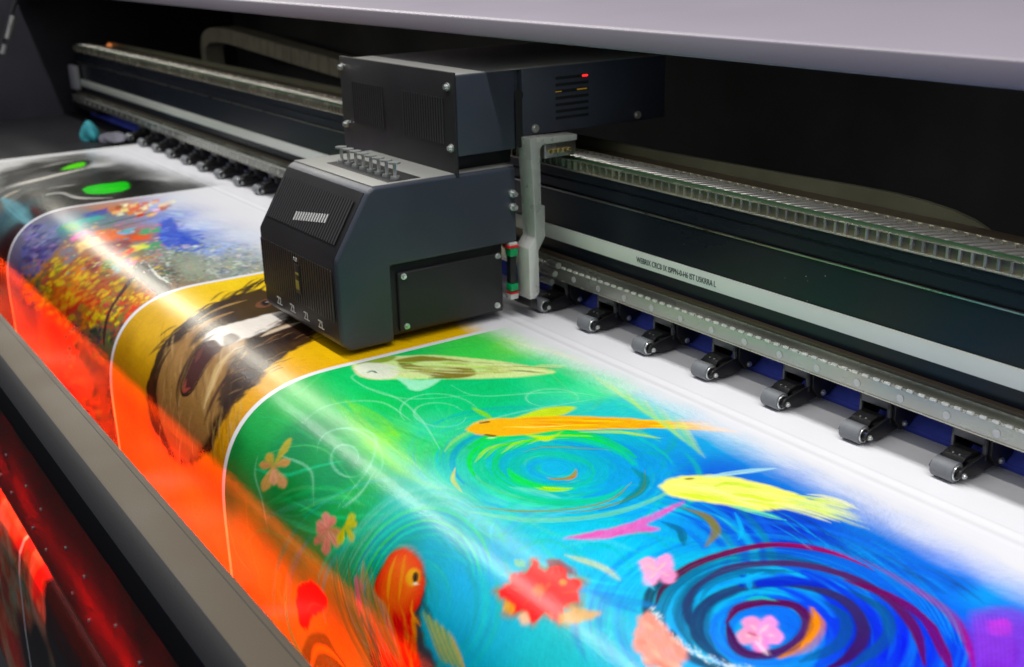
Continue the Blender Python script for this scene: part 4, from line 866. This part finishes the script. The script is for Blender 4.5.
# ------------------------------------------------------------------ pinch rollers
def make_roller(x0, label, blue=False):
    """x0: right face of the wheel"""
    t = empty('pinch_roller', (x0, .895, 0), label, 'roller', 'pinch rollers under the beam')
    w = MB().cyl((x0 - .026, .895, .0106), (x0 - .002, .895, .0106), .0102, 32, bev=.0007).build('wheel', M['rubber'], t)
    MB().torus((x0 - .0016, .895, .0106), (1, 0, 0), .0073, .0009, 24, 6).build('rim', M['screw'], w)
    MB().cyl((x0 - .003, .895, .0106), (x0 + .0005, .895, .0106), .0052, 18).build('hub', M['blackplastic'], w)
    if blue: MB().box(x0, x0 + .0012, .8925, .8955, .0118, .0148).build('blue_mark', M['blue'], w)
    a = MB()
    pr_ = [(.889, .0100), (.893, .0150), (.905, .0180), (.930, .0235), (.950, .0215), (.954, .0145), (.942, .0065), (.915, .0030), (.898, .0060), (.891, .0070)]
    a.prism(pr_, x0 + .0004, x0 + .0040, 'X', bev=.0008)
    a.prism(pr_, x0 - .0300, x0 - .0268, 'X', bev=.0008)
    a.box(x0 - .029, x0 + .002, .909, .932, .0100, .0195, bev=.002)
    a.prism([(.902, .0175), (.907, .0225), (.917, .0250), (.930, .0230), (.930, .015)], x0 - .027, x0 - .003, 'X', bev=.001)
    a.build('arm', M['blackplastic'], t)
    for xx_ in (x0 - .010, x0 - .017):
        MB().cyl((xx_, .9100, .0220), (xx_, .9070, .0236), .0008, 8).build('pin', M['screw'], t)
    screw(t, (x0 + .0040, .8965, .0092), (1, 0, 0), .0022, length=.003)
    screw(t, (x0 + .0078, .9480, .0125), (1, 0, 0), .0026, length=.003)
    b_ = MB(); bx0, bx1 = x0 - .034, x0 + .004
    b_.box(bx0, bx0 + .0030, .927, .931, .016, .0440, bev=.0005).box(bx1 - .0035, bx1, .927, .931, .016, .0440, bev=.0005).box(bx0, bx1, .927, .931, .0315, .0450, bev=.0005)
    b_.build('bracket', M['bracketgrey'], t)
    c_ = MB(); ck = [(.932, .044), (.932, .020), (.944, .0060), (.958, .0075), (1.0, .038), (1.0, .044)]
    c_.prism(ck, bx1 - .001, bx1 + .0036, 'X', bev=.0006)
    c_.prism(ck, bx0 - .003, bx0 + .001, 'X', bev=.0006)
    c_.box(bx0, bx1, .945, .965, .020, .044)
    c_.build('cheek_plates', M['blackplastic'], t)
    return t
ordn = ['first', 'second', 'third', 'fourth', 'fifth', 'sixth', 'seventh', 'eighth', 'ninth']
WX = [-1.240, -1.131, -1.019, -.909, -.797, -.686, -.576, -.466]
hints = ['grey pinch roller closest to the silver bracket of the carriage', 'second grey pinch roller from the silver bracket, with a blue dot on its hub', 'third grey pinch roller to the right of the carriage', 'grey pinch roller midway along the right half of the rail',
         'fifth grey pinch roller to the right of the carriage', 'sixth grey pinch roller right of the carriage, with a blue dot', 'grey pinch roller nearest the right edge of the photo', 'grey pinch roller past the right edge of the photo']
for i, (x_, l_) in enumerate(zip(WX[:7], hints)): make_roller(x_, l_, i in (1, 5))
for i, o in enumerate([o for o in bpy.data.objects if o.name.startswith('pinch_roller')]): o.rotation_euler.z = math.radians([0, 1.2, -1.5, .6, -1., 1.6, -.5][i % 7])
def copy_tree(o, parent=None):
    c_ = o.copy(); COL.objects.link(c_); c_.parent = parent
    for ch in list(o.children): copy_tree(ch, c_)
    return c_
proto = [o for o in bpy.data.objects if o.name == 'pinch_roller'][0]
for i in range(9):
    o = copy_tree(proto); o.location = (-2.255 - i * .1115, .895, 0); o.rotation_euler.z = math.radians(rng.uniform(-2, 2))
    o['label'] = ('dark pinch roller at the far left end of the row on the white sheet' if i == 8 else
                  'dark pinch roller half hidden by the left side of the carriage' if i == 0 else
                  f'blurred dark pinch roller, {ordn[i]} one counting leftwards from the left side of the carriage')

# ------------------------------------------------------------------ front bar with heater
bar = empty('front_bar', (-1.2, .25, -.15), 'taupe grey front bar with a dark panel given an added red glow, in the lower left corner', 'front bar')
MB().prism([(.2895, -.0325), (.2885, -.0300), (.250, -.0300), (.240, -.0325), (.2275, -.038), (.224, -.047), (.2235, -.060), (.2265, -.060), (.229, -.042), (.236, -.0345), (.2895, -.0335)], -3.2, .1, 'X').build('top_profile', M['bar'], bar)
MB().box(-3.2, .1, .2865, .2893, -.169, -.0337).build('added_light_shield', M['slot'], bar)  # unseen flange added to cut off the upward heater light
MB().box(-3.2, .1, .2812, .2822, -.0302, -.0297).build('seam', M['seam'], bar)
MB().prism([(.2470, -.0293), (.237, -.0312), (.2245, -.038), (.2212, -.050), (.2205, -.072), (.2235, -.072), (.2235, -.05), (.2260, -.041), (.2390, -.0322)], -3.2, .1, 'X').build('black_lip', mat('black_lip', (.005, .0055, .008), .5, 0., .12, bump=.1, bscale=500), bar)
pnl = MB().box(-3.2, .1, .2225, .2240, -.243, -.066).build('added_glow_panel', M['glowpanel'], bar, 'dark panel with small screws, its red glow added')
mb = MB()
def yz(px, py, Y):
    r = ray(px, py); t = Y / r[1]; return r[0] * t, CAM[2] + r[2] * t
for k in range(-4, 12):
    for dx, z in ((0, -.150), (.078, -.150), (-.005, -.212), (.065, -.212)):
        xx_ = -1.255 + (k - 4) * .195 + dx + .195 * 1
        if -3.1 < xx_ < .05: mb.cyl((xx_, .2228, z), (xx_, .2205, z), .0022, 10)
mb.build('panel_screws', M['screw'], pnl)
MB().box(-3.2, .1, .2222, .2245, -.2455, -.2405).build('lower_trim', mat('lower_trim', (.35, .08, .03), .3, .5), bar)
MB().cyl((-3.1, .245, -.183), (.05, .245, -.183), .013, 20).build('heater_tube', M['heat'], bar)

# ------------------------------------------------------------------ far left odds and ends
tb = empty('cable_chain', (-3.2, 1.28, .1), 'curved grey cable chain looping up behind the beam at top left', 'cable chain')
pts = [(-2.35, 1.30, .190), (-2.62, 1.30, .203), (-2.9, 1.30, .217), (-3.15, 1.30, .231), (-3.35, 1.30, .242), (-3.48, 1.30, .240), (-3.55, 1.30, .222), (-3.57, 1.30, .195), (-3.57, 1.30, .15), (-3.56, 1.30, .10)]
pts = [tuple(q) for q in spline(pts, 5)]
mb = MB()
for a_, b2 in zip(pts[:-1], pts[1:]):
    a_, b2 = Vector(a_), Vector(b2); d = (b2 - a_); nrm = Vector((-d.z, 0, d.x)).normalized() * .022; g = d * .04
    mb.prism([(a_.x + nrm.x + g.x, a_.z + nrm.z + g.z), (b2.x + nrm.x - g.x, b2.z + nrm.z - g.z), (b2.x - nrm.x - g.x, b2.z - nrm.z - g.z), (a_.x - nrm.x + g.x, a_.z - nrm.z + g.z)], 1.27, 1.33, 'Y', bev=.002, seg=1)
mb.build('chain_links', M['chain'], tb)
def rag(name, cx, cy, cz, rx, ry, h_, material, label, seed):
    b = bmesh.new(); bmesh.ops.create_icosphere(b, subdivisions=4, radius=1)
    for v in b.verts:
        n_ = math.sin(v.co.x * 3 + seed) * .12 + math.sin(v.co.y * 4 + seed * 2) * .10 + math.sin((v.co.x + v.co.z) * 6 + seed) * .05
        v.co = Vector((cx + v.co.x * rx * (1 + n_), cy + v.co.y * ry * (1 + n_), cz + max(v.co.z, -.15) * h_ * (1 + n_ * 1.5)))
    mb = MB(); mb._add(b); o = mb.build(name, material); base(o, label, 'cloth'); return o
rag('cleaning_cloth', -3.30, .825, .002, .055, .026, .034, M['cyan'], 'crumpled cyan cleaning cloth lying beyond the far end of the sheet', 1.0)
rag('cleaning_cloth', -3.20, .862, .002, .055, .030, .018, M['cloth'], 'crumpled grey cleaning cloth lying between the cyan cloth and the rollers', 2.3)
st = empty('gas_strut', (-3.5, .70, .25), 'thin silver strut at the top left corner of the photo', 'strut')
MB().cyl((-3.5, .665, .235), (-3.5, .755, .42), .006, 12).build('strut_rod', M['blackplastic'], st)
MB().cyl((-3.5, .690, .265), (-3.5, .715, .325), .010, 12).cyl((-3.5, .672, .225), (-3.5, .682, .250), .010, 12).build('strut_sleeve', M['steel'], st)
kn = MB().cyl((-3.80, 1.05, .205), (-3.785, 1.045, .205), .008, 16).build('indicator_lamp', M['ledo']); base(kn, 'small orange indicator lamp glowing in the dark at top left', 'lamp')

# ------------------------------------------------------------------ lights
w = bpy.data.worlds.new('World'); sc.world = w; w.use_nodes = True
wn = w.node_tree; bg = wn.nodes['Background']; bg.inputs[1].default_value = .50
tcw = wn.nodes.new('ShaderNodeTexCoord'); sx = wn.nodes.new('ShaderNodeSeparateXYZ'); rp = wn.nodes.new('ShaderNodeValToRGB')
rp.color_ramp.elements[0].position = .12; rp.color_ramp.elements[0].color = (.05, .05, .055, 1)
rp.color_ramp.elements[1].position = .55; rp.color_ramp.elements[1].color = (.90, .92, 1.0, 1)
wn.links.new(tcw.outputs['Generated'], sx.inputs[0]); wn.links.new(sx.outputs['Z'], rp.inputs[0]); wn.links.new(rp.outputs[0], bg.inputs[0])
def area(name, loc, target, sx, sy, power, col=(1, 1, 1), spread=180):
    l = bpy.data.lights.new(name, 'AREA'); l.shape = 'RECTANGLE'; l.size = sx; l.size_y = sy; l.energy = power; l.color = col; l.spread = math.radians(spread)
    o = bpy.data.objects.new(name, l); COL.objects.link(o); o.location = loc
    d = Vector(target) - Vector(loc); z = -d.normalized(); x = Vector((1, 0, 0)); x = (x - z * x.dot(z)).normalized(); y = z.cross(x)
    o.rotation_euler = Matrix((x, y, z)).transposed().to_euler(); return o
area('key_strip_light', (-1.8, .25, 2.5), (-1.8, .6, 0), 7, .06, 113, (1, .985, .96))
area('ceiling_strip_light', (-7.05, 1.30, 2.4), (-4.0, .6, 0), 6.3, .50, 105, (1, .95, .80))
area('added_hood_fill_right', (-.45, .835, .386), (-.45, .97, .15), 1.5, .012, .8, (1, .97, .88), 150)  # unseen fill lights added under the hood to brighten rack and bracket
area('added_hood_fill_left', (-2.7, .835, .386), (-2.7, .97, .15), 2.0, .012, .7, (1, .95, .82), 150)

# ------------------------------------------------------------------ render settings
sc.view_settings.view_transform = 'Standard'; sc.view_settings.look = 'None'; sc.view_settings.exposure = 0; sc.view_settings.gamma = 1
sc.render.engine = 'CYCLES'; sc.cycles.use_denoising = True; sc.cycles.max_bounces = 8; sc.cycles.sample_clamp_indirect = 4
